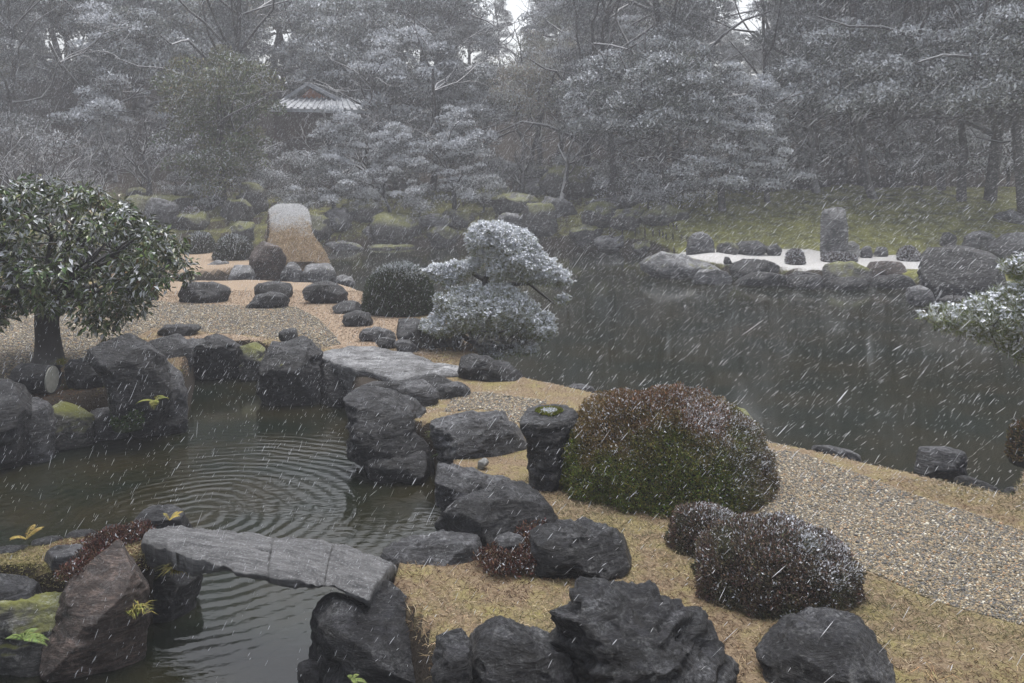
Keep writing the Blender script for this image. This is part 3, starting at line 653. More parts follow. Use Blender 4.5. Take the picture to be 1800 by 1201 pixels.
# ---- lake edge of the near peninsula
PR = [([(1255, 725), (1262, 714), (1290, 711), (1312, 722), (1326, 738), (1331, 758), (1322, 772), (1270, 770)], 'lichen spotted boulder behind the right shoulder of the big mound', 'rock_moss', W_ + .2),
      ([(1420, 790), (1432, 783), (1480, 788), (1512, 800), (1510, 812), (1470, 812), (1432, 800)], 'low flat rock in the lake edge, centre of the near shore', 'rock_grey', W_ + .25),
      ([(1607, 826), (1612, 792), (1624, 782), (1655, 785), (1690, 794), (1698, 806), (1694, 836), (1665, 842), (1615, 834)], 'snow topped squarish block at the near shore of the lake', 'rock_grey', -.2),
      ([(1675, 842), (1695, 834), (1722, 846), (1762, 856), (1755, 868), (1710, 860), (1682, 852)], 'thin low shore rock right of the snow topped block', 'rock_dark', W_ + .35),
      ([(1760, 864), (1770, 857), (1800, 858), (1830, 868), (1800, 876)], 'little shore stone at the right picture edge', 'rock_grey', W_ + .35)]
for p_, l_, mt_, z_ in PR: rock(p_, l_, z=z_, thick=.7, flat=.55, mat=mt_, sub=5)

ZN = [(-999, 'at the left edge'), (110, 'above the leafy tree'), (230, 'left of the clipped bushes'), (330, 'above the clipped bushes'), (440, 'beside the arched bridge'), (560, 'right of the arched bridge'), (660, 'behind the round bush'), (760, 'left of the snowy pine'), (850, 'behind the snowy pine'),
      (950, 'below the pale boulder'), (1060, 'right of the pale boulder'), (1160, 'left of the white strand'), (1270, 'over the strand end'), (1390, 'over the upright stone'), (1510, 'right of the upright stone'), (1620, 'over the huge boulder'), (1730, 'near the right edge')]
def zone(px): return [t for x_, t in ZN if px >= x_][-1]
# ---- far bank: ledge rocks with moss caps, above the waterline
FB = [(640, 425, 60, 34), (700, 418, 80, 30), (770, 432, 70, 26), (590, 400, 60, 34), (640, 388, 70, 26), (560, 420, 40, 30), (600, 440, 70, 22), (680, 445, 80, 20), (850, 430, 70, 24), (905, 405, 60, 30), (960, 420, 70, 44), (1030, 425, 66, 32), (1090, 435, 60, 26),
      (1150, 440, 60, 22), (900, 375, 80, 40), (975, 385, 70, 40), (1045, 395, 70, 34), (1110, 405, 60, 30), (930, 345, 70, 38), (1000, 345, 66, 38), (870, 350, 60, 26), (880, 318, 56, 34), (950, 312, 60, 30), (1015, 308, 56, 22), (1090, 372, 60, 30), (1150, 395, 50, 26),
      (820, 400, 60, 26), (770, 400, 60, 24), (350, 400, 60, 34), (410, 395, 60, 34), (290, 400, 60, 36), (240, 385, 60, 34), (300, 365, 60, 22), (380, 365, 60, 30), (430, 370, 50, 36), (250, 350, 60, 18), (340, 340, 54, 18), (210, 415, 60, 30), (160, 400, 60, 30), (95, 395, 60, 30), (30, 395, 60, 30), (420, 425, 40, 24), (500, 395, 40, 26)]
for i_, (x_, y_, w__, h__) in enumerate(FB):
    rg = np.random.default_rng(900 + i_)
    w__ *= rg.uniform(.7, 1.5); h__ *= rg.uniform(.7, 1.5); x_ += rg.uniform(-15, 15); y_ += rg.uniform(-4, 4); n_ = 9; th_ = np.linspace(0, 2 * np.pi, n_, endpoint=False)
    sq = 1 / np.maximum(np.abs(np.cos(th_)), np.abs(np.sin(th_))) ** .6
    pts = [(x_ + w__ / 2 * math.cos(t) * s_ * rg.uniform(.75, 1.2), y_ - h__ / 2 - h__ / 2 * math.sin(t) * s_ * rg.uniform(.6, 1.3)) for t, s_ in zip(th_, sq)]
    # find the depth at which the sight line to the foot meets the bank
    Yt = 30.0
    for Yt in np.arange(27.5, 50, .1):
        q = P(x_, y_, Yt)
        if q[2] <= hpt(q[0], q[1]) + .02: break
    zt = P(x_, y_, Yt)[2]
    rock(pts, '%s %s far bank ledge rock, %s, %s tier' % ('wide' if w__ > 70 else 'narrow' if w__ < 50 else 'medium', ['grey', 'moss capped', 'green mossy'][i_ % 3], zone(x_), 'lowest' if y_ > 415 else 'second' if y_ > 380 else 'upper'), z=zt, base=y_, thick=1.0, flat=rg.uniform(.35, .8), rough=.2, nplanes=8, tilt=(rg.uniform(-.4, .4), rg.uniform(-.3, .1)), mat=['rock_far', 'rock_moss', 'rock_moss'][i_ % 3], sub=4, group='ledge rocks terracing the far bank', back=.3)
rock([(1010, 305), (1030, 294), (1060, 288), (1084, 292), (1088, 310), (1070, 322), (1030, 322)], 'big pale snow covered boulder high on the far bank', z=P(1045, 322, 37)[2], base=322, mat='rock_pale', sub=4, back=0)
rock([(898, 300), (905, 288), (925, 284), (940, 290), (938, 306), (905, 308)], 'pale snowy boulder left of the big pale one on the far bank', z=P(920, 308, 38)[2], base=308, mat='rock_pale', sub=4, back=0)

# ------------------------------------------------------------------ plank bridge of schist (three lengths)
br = empty('stone_bridge', G(480, 1000, .1) * [1, 1, 0])
tag(br, 'long grey grained stone plank bridge cracked into three lengths over the pond outlet', 'stone bridge')
A0 = G(258, 936, .12); A1 = G(268, 958, .12)   # left end back / front on the top
# edges of the top surface in the photograph, level +0.1 m
back = [(262, 930), (300, 921), (380, 928), (460, 937), (560, 945), (610, 955), (697, 986)]
front = [(248, 948), (300, 965), (380, 985), (450, 1000), (540, 1018), (590, 1030), (648, 1048)]
ZT = lambda t: .08 + .07 * math.sin(math.pi * min(1, max(0, t)))
def edge_curve(pts, n=90):
    pts = np.array(pts, float); s_ = np.linspace(0, 1, len(pts)); t = np.linspace(0, 1, n)
    px = np.interp(t, s_, pts[:, 0]); py = np.interp(t, s_, pts[:, 1])
    return np.array([G(px[i], py[i], ZT(t[i])) for i in range(n)])
EB, EF = edge_curve(back, 180), edge_curve(front, 180)
EB = EB + fbm(EB * 7, 4, 61)[:, None] * [.0, .05, 0]; EF = EF + fbm(EF * 6, 4, 62)[:, None] * [0, .07, 0]
def plank(i0, i1, seed):
    nb_, nw = i1 - i0, 60
    top = []; bot = []
    for i in range(i0, i1):
        t = i / 179.
        th_ = .13 + .05 * math.sin(t * 5.0 + 1) + .03 * math.sin(t * 13)
        inset = .010 if i in (i0, i1 - 1) else 0
        for j in range(nw):
            s_ = j / (nw - 1); p = EF[i] * (1 - s_) + EB[i] * s_
            if inset: p = p + [0, 0, -.008]
            top.append(p + [0, 0, -.035 * (abs(2 * s_ - 1) ** 4)])
            bot.append(p + [0, .02 * (1 - s_), -th_ * (1 - .25 * (abs(2 * s_ - 1) ** 3))])
    top, bot = np.array(top), np.array(bot)
    V = np.vstack([top, bot]); n = len(top)
    ax = np.array([.927, -.374, 0]); sa = V @ ax; ta = V @ np.array([.374, .927, 0]); q = np.stack([sa * 2.0, ta * 17, V[:, 2] * 17], 1); d = .024 * ridged(q, 5, 3) + .012 * fbm(np.stack([sa * 3, ta * 5, V[:, 2] * 5], 1), 4, 6) + .005 * fbm(V * 30, 3, seed)
    V[:, 2] += d; V[:, 1] += np.where(True, .8 * d, 0)
    a_ = np.arange(n).reshape(nb_, nw); faces = []
    faces.append(np.stack([a_[:-1, :-1], a_[1:, :-1], a_[1:, 1:], a_[:-1, 1:]], -1).reshape(-1, 4))
    b_ = a_ + n; faces.append(np.stack([b_[:-1, :-1], b_[:-1, 1:], b_[1:, 1:], b_[1:, :-1]], -1).reshape(-1, 4))
    faces.append(np.stack([a_[:-1, 0], b_[:-1, 0], b_[1:, 0], a_[1:, 0]], -1)); faces.append(np.stack([a_[:-1, -1], a_[1:, -1], b_[1:, -1], b_[:-1, -1]], -1))
    faces.append(np.stack([a_[0, :-1], a_[0, 1:], b_[0, 1:], b_[0, :-1]], -1)); faces.append(np.stack([a_[-1, :-1], b_[-1, :-1], b_[-1, 1:], a_[-1, 1:]], -1))
    O = np.array(br.location)
    me = mesh_np('plank', V - O, faces, True)
    return link('plank', me, M['schist'], br)
plank(0, 97, 3); plank(96, 137, 5); plank(136, 180, 9)

# log with a sawn pale end, beside the leafy tree
lg = empty('cut_log', G(75, 690, 0)); tag(lg, 'short dark log with a pale sawn end lying before the leafy tree', 'log')
c1 = G(92, 694, 0) + [0, 0, .17]; c0_ = c1 + [-.40, .08, 0]
def tube(pts, rads, n=8, caps=True):
    pts = np.asarray(pts, float); V = []; m_ = len(pts)
    for i in range(m_):
        t = pts[min(i + 1, m_ - 1)] - pts[max(i - 1, 0)]; t = t / (np.linalg.norm(t) + 1e-9)
        a_ = np.cross(t, [0, 0, 1.0] if abs(t[2]) < .9 else [1.0, 0, 0]); a_ /= np.linalg.norm(a_) + 1e-9; b_ = np.cross(t, a_)
        th_ = np.arange(n) / n * 2 * np.pi
        V.append(pts[i] + rads[i] * (np.cos(th_)[:, None] * a_ + np.sin(th_)[:, None] * b_))
    ii = np.arange(m_ * n).reshape(m_, n); a_ = ii[:-1]; b_ = ii[1:]
    return np.concatenate(V), np.stack([a_, np.roll(a_, -1, 1), np.roll(b_, -1, 1), b_], -1).reshape(-1, 4)
pp = [c0_ + (c1 - c0_) * t for t in np.linspace(0, 1, 14)]
V, Q = tube(pp, [.155] * 14, 28); V = V + (fbm(V * 14, 4, 3) * .02)[:, None]
link('trunk', mesh_np('trunk', V - np.array(lg.location), [Q[:, ::-1]], True), M['rock_dark'], lg)
Ve, Qe = tube([c1 + [-.012, 0, 0], c1 + [.004, 0, 0]], [.148, .146], 28)
cen = np.vstack([Ve, [c1 + [.005, 0, 0]], [c0_]])
fan = np.stack([np.arange(28, 56), np.roll(np.arange(28, 56), -1), np.full(28, 56)], 1)
cen = cen[:57]; link('sawn_end', mesh_np('sawn_end', cen - np.array(lg.location), [Qe[:, ::-1], fan[:, ::-1]], False), M['wood_end'], lg)

# ------------------------------------------------------------------ arched earth bridge
ab = empty('arched_bridge', (G(520, 465, 0) + [0, 2.0, 0])); tag(ab, 'arched turf covered bridge, white with snow at its crest and straw coloured at its foot', 'bridge')
nb_ = 40; V = []; Vs = []
xa, xb = -6.05, -4.95
O = np.array(ab.location)
for i in range(nb_):
    t = i / (nb_ - 1); Y = 22.3 + 6.4 * t
    zc = 0.0 + 1.32 * math.sin(math.pi * min(1, t * .98 + .01)) ** .8
    flare = .30 * (1 - sstep(0, .22, np.array(t))) + .18 * sstep(.8, 1., np.array(t))
    cx_ = -5.38 - .275 * (Y - 22.3)
    w_ = .54 + float(flare)
    for j in range(17):
        s_ = j / 16 * 2 - 1; V.append((cx_ + (.35 * float(flare)) + s_ * w_, Y, zc - .17 * abs(s_) ** 4))
    und = zc - .22 - .05 * math.sin(math.pi * t)
    for j in range(9):
        s_ = 1 - j / 8 * 2; V.append((cx_ + (.35 * float(flare)) + s_ * (w_ - .03), Y, und))
V = np.array(V); n_ = 26
V[:, 2] += .02 * fbm(V * 2.2, 4, 77); V[:, 0] += .03 * fbm(V * 1.8 + 9, 4, 78)
ii = np.arange(nb_ * n_).reshape(nb_, n_); a_ = ii[:-1]; b_ = ii[1:]
q4 = np.stack([a_, np.roll(a_, -1, 1), np.roll(b_, -1, 1), b_], -1).reshape(-1, 4)
m, nt, b = newmat('turf_deck'); v = coords(nt)
sp = nt.nodes.new('ShaderNodeSeparateXYZ'); nt.links.new(v, sp.inputs[0])
straw = mix(nt, ramp(nt, nz(nt, 14, 8, .85, v), .3, .7), (.17, .11, .07), (.46, .34, .22))
f = ramp(nt, math_(nt, 'ADD', sp.outputs[2], math_(nt, 'MULTIPLY', math_(nt, 'SUBTRACT', nz(nt, 6, 8, .75, v), .5), .7)), .62, .98)
nt.links.new(mix(nt, f, straw, mix(nt, nz(nt, 30, 5, .8, v), (.30, .27, .22), (.66, .66, .66))), b.inputs['Base Color']); b.inputs['Roughness'].default_value = .9
bump(nt, b, nz(nt, 12, 9, .85, v), 1.0, .10); M['turf'] = m
link('deck', mesh_np('deck', V - O, [q4], True), M['turf'], ab)
rgd = np.random.default_rng(88); nd_ = 60000
gi_ = rgd.uniform(0, nb_ - 1.001, nd_); gj_ = rgd.uniform(0, 15.99, nd_); i0_ = gi_.astype(int); j0_ = gj_.astype(int); fi = (gi_ - i0_)[:, None]; fj = (gj_ - j0_)[:, None]
Vg = V.reshape(nb_, n_, 3); pp_ = (Vg[i0_, j0_] * (1 - fi) + Vg[i0_ + 1, j0_] * fi) * (1 - fj) + (Vg[i0_, j0_ + 1] * (1 - fi) + Vg[i0_ + 1, j0_ + 1] * fi) * fj
hh = sstep(.60, 1.10, pp_[:, 2] + .28 * fbm(pp_ * 2.5, 4, 9)); wh = (rgd.random(nd_) < hh)[:, None]
def _sc(b_): return np.clip(np.array(b_) * (1 + rgd.normal(0, .35, (nd_, 1))), .01, .8)
cd_ = np.where(wh, _sc((.74, .74, .75)), _sc((.44, .35, .24)))
def _u(a): return a / (np.linalg.norm(a, axis=1)[:, None] + 1e-9)
DECK = (pp_ - O, _u(rgd.normal(size=(nd_, 3)) + [0, 0, .5]), _u(rgd.normal(size=(nd_, 3)) + [0, 0, .8]), rgd.uniform(.02, .055, nd_), rgd.uniform(.008, .02, nd_), cd_)
for sx in (-1, 1):
    pts = [((-5.38 - .275 * (.6 + 5.2 * i / 39) + sx * .52), 22.9 + 5.2 * i / 39, -.02 + 1.32 * math.sin(math.pi * (i / 39 * .82 + .09)) ** .8 - .17) for i in range(40)]
    Vt, Qt = tube(pts, [.055] * 40, 8); link('edge_beam', mesh_np('edge_beam', Vt - O, [Qt[:, ::-1]], True), M['timber'], ab)
for sx in (-1, 1):
    for Yp in (24.6, 26.4):
        xp_ = -5.38 - .275 * (Yp - 22.3) + sx * .4; Vt, Qt = tube([(xp_, Yp, -1.0), (xp_, Yp, .95)], [.07, .07], 8)
        link('post', mesh_np('post', Vt - O, [Qt[:, ::-1]], True), M['timber'], ab)

# ------------------------------------------------------------------ foliage
def leaves(pos, dirs, nrm, L, Wd, col, fold=.25):
    """rhombic folded leaves: pos base, dirs unit, nrm unit, L, Wd arrays, col (n,3)"""
    n = len(pos); side = np.cross(dirs, nrm); side /= np.linalg.norm(side, axis=1)[:, None] + 1e-9
    nn = np.cross(side, dirs)
    L = np.asarray(L)[:, None]; Wd = np.asarray(Wd)[:, None]
    b_ = pos; tip = pos + dirs * L - nn * L * .12; l = pos + dirs * L * .45 + side * Wd * .5 + nn * Wd * fold; r = pos + dirs * L * .45 - side * Wd * .5 + nn * Wd * fold
    V = np.stack([b_, r, tip, l], 1).reshape(-1, 3)
    i = np.arange(n)[:, None] * 4
    Fq = np.concatenate([i + [[0, 1, 2]], i + [[0, 2, 3]]])
    return V, Fq, np.repeat(col, 4, 0)
def unit(a): return a / (np.linalg.norm(a, axis=1)[:, None] + 1e-9)
def scol(base, n, rg, var=.3, hue=.12):
    c = np.array(base)[None] * (1 + rg.normal(0, var, (n, 1))) * (1 + rg.normal(0, hue, (n, 3)))
    return np.clip(c, .004, .9)
SNOWC = np.array([.74, .76, .81])

def clump_crown(clumps, per, leaf, base_cols, snow, rg, shell=.75, wind=(.5, -.1), aspect=.45, droop=.2, veil=.13):
    """clumps: (n,6) centre + radii; leaves fill each clump's shell"""
    out_p, out_n, out_c = [], [], []
    for c in clumps:
        n = int(per * (c[3] * c[4] * c[5]) ** (2 / 3.)) + 6
        d = unit(rg.normal(size=(n, 3))); d[:, 2] = np.where(d[:, 2] < -.3, -d[:, 2] * .8, d[:, 2]); d = unit(d)
        rr = rg.uniform(shell, 1.08, n)[:, None]
        p = c[:3] + d * rr * c[3:6] + rg.normal(0, .06, (n, 3)) * c[3:6]
        base = np.array(base_cols[rg.integers(len(base_cols))])
        cl = scol(base, n, rg)
        amt = snow * np.clip(d[:, 2] * 1.0 + .25 + d[:, 0] * wind[0] * .5, 0, 1.3) * sstep(-.4, .6, np.full(n, 1.) * rg.normal(.3, .5))
        s_ = rg.random(n) < amt
        k = np.where(s_, rg.uniform(.55, 1.0, n), veil + amt * .25)[:, None]  # leaves without snow paled towards SNOWC, painting the snowfall haze into their colour
        cl = cl * (1 - k) + SNOWC * k
        out_p.append(p); out_n.append(d); out_c.append(cl)
    p = np.concatenate(out_p); d = np.concatenate(out_n); c = np.concatenate(out_c); n = len(p)
    dirs = unit(d * .5 + rg.normal(0, .7, (n, 3)) + [0, 0, -droop]); nr = unit(d + rg.normal(0, .5, (n, 3)) + [0, 0, .4])
    L = leaf * rg.uniform(.6, 1.35, n)
    return leaves(p - dirs * L[:, None] * .5, dirs, nr, L, L * aspect, c)

def limbs(rg, h, r0, levels=3, nb=4, spread=.9, lean=(0, 0), up=.3, seg=6, start=.35):
    """list of (pts, rads)"""
    out = []
    def grow(p, d, L, r, lev):
        pts = [p]; rads = [r]; q = p.copy(); dd = d.copy()
        for i in range(seg):
            dd = dd + rg.normal(0, .13 if lev == 0 else .24, 3); dd[2] += up * .12 * (lev > 0); dd /= np.linalg.norm(dd)
            q = q + dd * L / seg; pts.append(q.copy()); rads.append(r * (1 - .75 * (i + 1) / seg) + .003)
        out.append((np.array(pts), np.array(rads)))
        if lev < levels:
            k = nb if lev == 0 else max(2, nb - 1)
            for j in range(k):
                t = rg.uniform(start, 1) if lev == 0 else rg.uniform(.25, 1); i = min(seg, int(t * seg)); az = rg.uniform(0, 2 * np.pi)
                nd = dd * .5 + spread * np.array([math.cos(az), math.sin(az), rg.uniform(-.1, .5)]); nd /= np.linalg.norm(nd)
                grow(pts[i], nd, L * rg.uniform(.42, .68), rads[i] * .62, lev + 1)
    d = np.array([lean[0], lean[1], 1.0]); grow(np.zeros(3), d / np.linalg.norm(d), h, r0, 0)
    return out
def limb_mesh(name, ls, n=6, nf=3):
    V = []; Q = []; o = 0
    for pts, rads in ls:
        k = n if rads[0] > .03 else nf
        v_, q_ = tube(pts, rads, k); V.append(v_); Q.append(q_[:, ::-1] + o); o += len(v_)
    return mesh_np(name, np.concatenate(V), [np.concatenate(Q)], True)

v_, f_, c_ = leaves(*DECK); link('straw_cover', mesh_np('straw_cover', v_, [f_], False, col=c_), M['grass'], ab)['kind'] = 'stuff'
# --- species meshes shared by the background trees (height about 1 unit = real metres given)
def species(kind, seed):
    rg = np.random.default_rng(seed)
    if kind == 'evergreen':      # broad dense broadleaf, 7 m
        cl = []
        for i in range(80):
            d = unit(rg.normal(size=(1, 3)))[0]; d[2] = abs(d[2]) * 1.0 - .25
            R = rg.uniform(.35, 1.0)
            cl.append([d[0] * 2.3 * R, d[1] * 2.0 * R, 3.5 + d[2] * 3.3 * R, *(rg.uniform(.35, .85) * np.array([1, 1, .72]))])
        cr = clump_crown(np.array(cl), 900, .13, [(.040, .050, .028), (.05, .058, .035), (.034, .045, .03)], .75, rg)
        ls = limbs(rg, 5.2, .17, 2, 6, .8)
    elif kind == 'green':        # broad dark green tree with little snow
        cl = []
        for i in range(110):
            d = unit(rg.normal(size=(1, 3)))[0]; R = rg.uniform(.3, 1.0)
            cl.append([d[0] * 2.5 * R, d[1] * 2.1 * R, 3.3 + d[2] * 3.1 * R, *(rg.uniform(.35, .75) * np.array([1, 1, .8]))])
        cr = clump_crown(np.array(cl), 900, .12, [(.085, .105, .038), (.11, .12, .045), (.07, .09, .036), (.13, .13, .05)], .26, rg, veil=.03)
        ls = limbs(rg, 5.0, .18, 2, 6, .8)
    elif kind == 'yellow':
        cl = []
        for i in range(40):
            d = unit(rg.normal(size=(1, 3)))[0]; R = rg.uniform(.4, 1.0)
            cl.append([d[0] * 2.2 * R, d[1] * 2.0 * R, 4.6 + d[2] * 2.6 * R, *(rg.uniform(.5, .9) * np.array([1, 1, .6]))])
        cr = clump_crown(np.array(cl), 750, .10, [(.14, .13, .05), (.09, .09, .045), (.16, .13, .06)], .5, rg)
        ls = limbs(rg, 5.6, .15, 2, 6, .7)
    elif kind == 'snowpad':      # layered pads loaded with snow, 5 m
        cl = []
        for i in range(60):
            z = rg.uniform(.7, 4.7); R = (2.0 - .30 * z) * rg.uniform(.2, 1.15); a = rg.uniform(0, 6.28)
            k = rg.uniform(.25, .6); cl.append([R * math.cos(a) * 1.2, R * math.sin(a), z + rg.normal(0, .15), k, k * rg.uniform(.7, 1.2), k * rg.uniform(.45, .8)])
        cr = clump_crown(np.array(cl), 1700, .105, [(.035, .042, .03), (.045, .05, .04)], 1.5, rg, aspect=.45)
        ls = limbs(rg, 4.2, .12, 2, 6, 1.1, up=0)
    elif kind == 'tall':         # tall dark conifer-like, 14 m
        cl = []
        for i in range(80):
            z = rg.uniform(2.8, 14.0); R = (2.4 - .11 * z) * rg.uniform(.2, 1.1); a = rg.uniform(0, 6.28)
            k = rg.uniform(.5, 1.0); cl.append([R * math.cos(a), R * math.sin(a), z, k, k, k * .7])
        cr = clump_crown(np.array(cl), 800, .14, [(.030, .036, .026), (.04, .042, .034), (.025, .030, .024)], .42, rg, aspect=.35, droop=.6)
        ls = limbs(rg, 14, .22, 1, 18, .9, start=.25)
    elif kind == 'pole':         # cedar: bare trunk, foliage high
        cl = []
        for i in range(60):
            z = rg.uniform(5.5, 15.0); R = (1.9 - .08 * z) * rg.uniform(.2, 1.1); a = rg.uniform(0, 6.28)
            k = rg.uniform(.45, .9); cl.append([R * math.cos(a), R * math.sin(a), z, k, k, k * .5])
        cr = clump_crown(np.array(cl), 800, .12, [(.030, .036, .024), (.04, .042, .03)], .35, rg, aspect=.35, droop=.6)
        ls = limbs(rg, 15, .17, 1, 12, .6, start=.4)
    elif kind == 'bare':         # leafless with snow on the twigs, 7 m
        ls = limbs(rg, 3.0, .13, 5, 4, .75, up=.9, seg=5, start=.3); cr = None
    elif kind == 'shrubby':      # leafless brush, 3 m
        ls = []
        for k in range(9):
            a = rg.uniform(0, 6.28); l_ = limbs(rg, rg.uniform(1.2, 2.0), .03, 4, 3, .7, lean=(math.cos(a) * .7, math.sin(a) * .7), up=.6, seg=4, start=.2)
            ls += l_
        cr = None
    elif kind == 'shrub':        # low dark evergreen shrub 1.6 m
        cl = []
        for i in range(16):
            d = unit(rg.normal(size=(1, 3)))[0]; R = rg.uniform(.4, 1.0)
            cl.append([d[0] * .9 * R, d[1] * .8 * R, .7 + d[2] * .6 * R, *(rg.uniform(.3, .5) * np.array([1, 1, .65]))])
        cr = clump_crown(np.array(cl), 1500, .06, [(.035, .042, .028), (.045, .045, .035)], .8, rg)
        ls = limbs(rg, .9, .04, 2, 5, 1.)
    tr = limb_mesh('trunk', ls)
    tr.materials.append(M['bark_far'])
    cm = None
    if cr is not None:
        cm = mesh_np('crown', cr[0], [cr[1]], False, col=cr[2]); cm.materials.append(M['leaf'])
    return tr, cm
SP = {k: [species(k, 40 + 7 * i + j) for j in range(n)] for i, (k, n) in enumerate([('evergreen', 3), ('green', 1), ('yellow', 1), ('snowpad', 3), ('tall', 2), ('pole', 2), ('bare', 3), ('shrubby', 2), ('shrub', 2)])}
_var = {}
def tree(kind, x, y, s, label, name='tree', cat='tree', group=None, sx=1.0, z=None, rot=None, lean=0, mat=None):
    k = _var.get(kind, 0); _var[kind] = k + 1
    trm, crm = SP[kind][k % len(SP[kind])]
    e_ = empty(name, (x, y, (hpt(x, y) if z is None else z) - .05)); e_.scale = (s * sx, s * sx, s)
    e_.rotation_euler = (0, lean, rot if rot is not None else (k * 2.39 + x) % 6.28)
    tag(e_, label, cat, group)
    t = link('trunk', trm, None, e_)
    if crm: link('crown', crm, None, e_)
    return e_
def tpx(kind, px, Y, s, label, **kw): return tree(kind, (px - CX) / F * Y, Y, s, label, **kw)

TR = 'tree'
# distinct trees of the far bank (left to right)
tpx('green', 392, 32.3, .92, 'broad dark green evergreen tree on the far bank, left of the tiled roof', name='evergreen_tree', sx=1.08, z=.9)
tpx('bare', 262, 33, .85, 'bare leaning tree left of the broad dark green evergreen', name='bare_tree', lean=-.22, rot=0)
tpx('bare', 205, 36, .8, 'bare forked tree with reddish twigs further left', name='bare_tree', lean=-.15)
tpx('snowpad', 590, 32.5, .78, 'snow laden evergreen tree just right of the broad dark green evergreen', name='evergreen_tree', z=.5)
tpx('snowpad', 690, 33.5, .72, 'layered snowy shrub tree below the bare branching tree', name='evergreen_tree', z=.4)
tpx('snowpad', 800, 33, .80, 'layered snow covered tree above the far mossy ledges', name='evergreen_tree', z=.6)
tpx('snowpad', 668, 37.5, 1.25, 'snow loaded layered tree half hiding the tiled roof', name='evergreen_tree')
tpx('bare', 665, 35, 1.0, 'bare branching tree right of the tiled roof', name='bare_tree')
tpx('bare', 985, 35, 1.05, 'bare tree with snow lined limbs above the pale boulder', name='bare_tree', lean=.35, rot=1.0)
tpx('bare', 915, 36, .9, 'slim bare snow lined tree in front of the yellowish tree', name='bare_tree')
tpx('yellow', 975, 42, 1.05, 'yellowish green tree near the sky gap at top centre', name='leafy_tree', cat=TR)
tpx('yellow', 1130, 40, 1.0, 'pale yellowish tree behind the tall dark ones, right of centre', name='leafy_tree', cat=TR)
tpx('snowpad', 760, 38, 1.35, 'tall snow loaded layered tree, middle of the far wood', name='evergreen_tree')
tpx('evergreen', 1075, 33, .95, 'dark evergreen tree on the far bank between pale boulder and white strand', name='evergreen_tree')
tpx('evergreen', 1170, 31, 1.0, 'dark evergreen tree behind the left end of the white strand', name='evergreen_tree')
tpx('snowpad', 1270, 30.5, 1.0, 'snow sprayed light branched tree above the green bank', name='evergreen_tree', z=.9, sx=1.1)
tpx('snowpad', 1350, 31.5, .9, 'second snow sprayed tree, right of the light branched one', name='evergreen_tree', z=.9)
tpx('pole', 1350, 33.0, .95, 'straight tall cedar edging the bright sky slit', name='cedar_tree', sx=.5)
tpx('pole', 1430, 33.5, 1.0, 'tall cedar second right of the bright sky slit', name='cedar_tree')
tpx('pole', 1520, 34, 1.0, 'tall cedar in the dark right wood above the upright stone', name='cedar_tree')
e_ = tpx('pole', 1655, 32.5, 1.0, 'tall cedar with a mossy green trunk foot at the right', name='cedar_tree')
tpx('tall', 1200, 34, .95, 'tall evergreen left of the bright sky slit', name='conifer_tree')
tpx('tall', 1580, 33, .95, 'tall dark conifer between two cedars of the right wood', name='conifer_tree')
tpx('tall', 1740, 31, .95, 'tall dark conifer nearest the right edge of the wood', name='conifer_tree')
tpx('tall', 1480, 36, 1.0, 'tall dark conifer set back behind the upright stone', name='conifer_tree')
tpx('tall', 1420, 37, .9, 'tall dark conifer set back between two cedars', name='conifer_tree')
tpx('evergreen', 1540, 31.5, 1.1, 'bushy dark evergreen at the top of the green bank', name='evergreen_tree', z=1.0)
tpx('evergreen', 1690, 31, 1.1, 'bushy dark evergreen right of the mossy trunked cedar', name='evergreen_tree', z=1.0)
tpx('evergreen', 1800, 29, 1.2, 'bushy dark evergreen cut by the right edge', name='evergreen_tree', z=.9)
tpx('evergreen', 1440, 32.5, 1.1, 'bushy dark evergreen behind the upright stone', name='evergreen_tree', z=1.0)
tpx('shrubby', 60, 30, 1.5, 'pale frosted leafless brush at the far left', name='bush', cat='bush')
tpx('shrubby', 150, 31, 1.3, 'pale frosted leafless brush behind the leafy tree', name='bush', cat='bush')
tpx('shrubby', 250, 34.5, 1.0, 'pale frosted leafless brush under the bare leaning tree', name='bush', cat='bush')
tpx('shrubby', 0, 33, 1.6, 'pale frosted leafless brush at the left picture edge', name='bush', cat='bush')
for i_, (px_, Y_, s_) in enumerate([(120, 33, 1.0), (310, 33.2, .9), (450, 32.5, 1.1), (500, 33.5, 1.2), (535, 31.8, .9), (640, 32.6, .8), (735, 32.4, .8), (850, 34, 1.1), (905, 37.5, 1.2), (1010, 37, 1.2), (1100, 33.5, 1.2), (1140, 31.5, 1.0), (1195, 30.5, 1.0), (1240, 32, 1.2), (1320, 33, 1.1), (1400, 33, 1.1), (1620, 32.5, 1.1), (370, 31.5, .8), (60, 36, 1.8), (180, 37.5, 1.7), (330, 37, 1.6), (560, 36.5, 1.5), (620, 37, 1.5), (720, 37, 1.7), (830, 38, 1.6), (1120, 36, 1.7), (1260, 35, 1.7), (1370, 35, 1.8), (1460, 35, 1.7), (1560, 35, 1.8), (1660, 34.5, 1.8), (1770, 33, 1.7), (450, 37, 1.6)]):
    tpx('shrub', px_, Y_, s_, '%s snow flecked shrub under the far trees, %s' % ('small' if s_ < 1 else 'low' if s_ < 1.3 else 'big', zone(px_)), name='shrub', cat='shrub', group='low shrubs under the far trees')
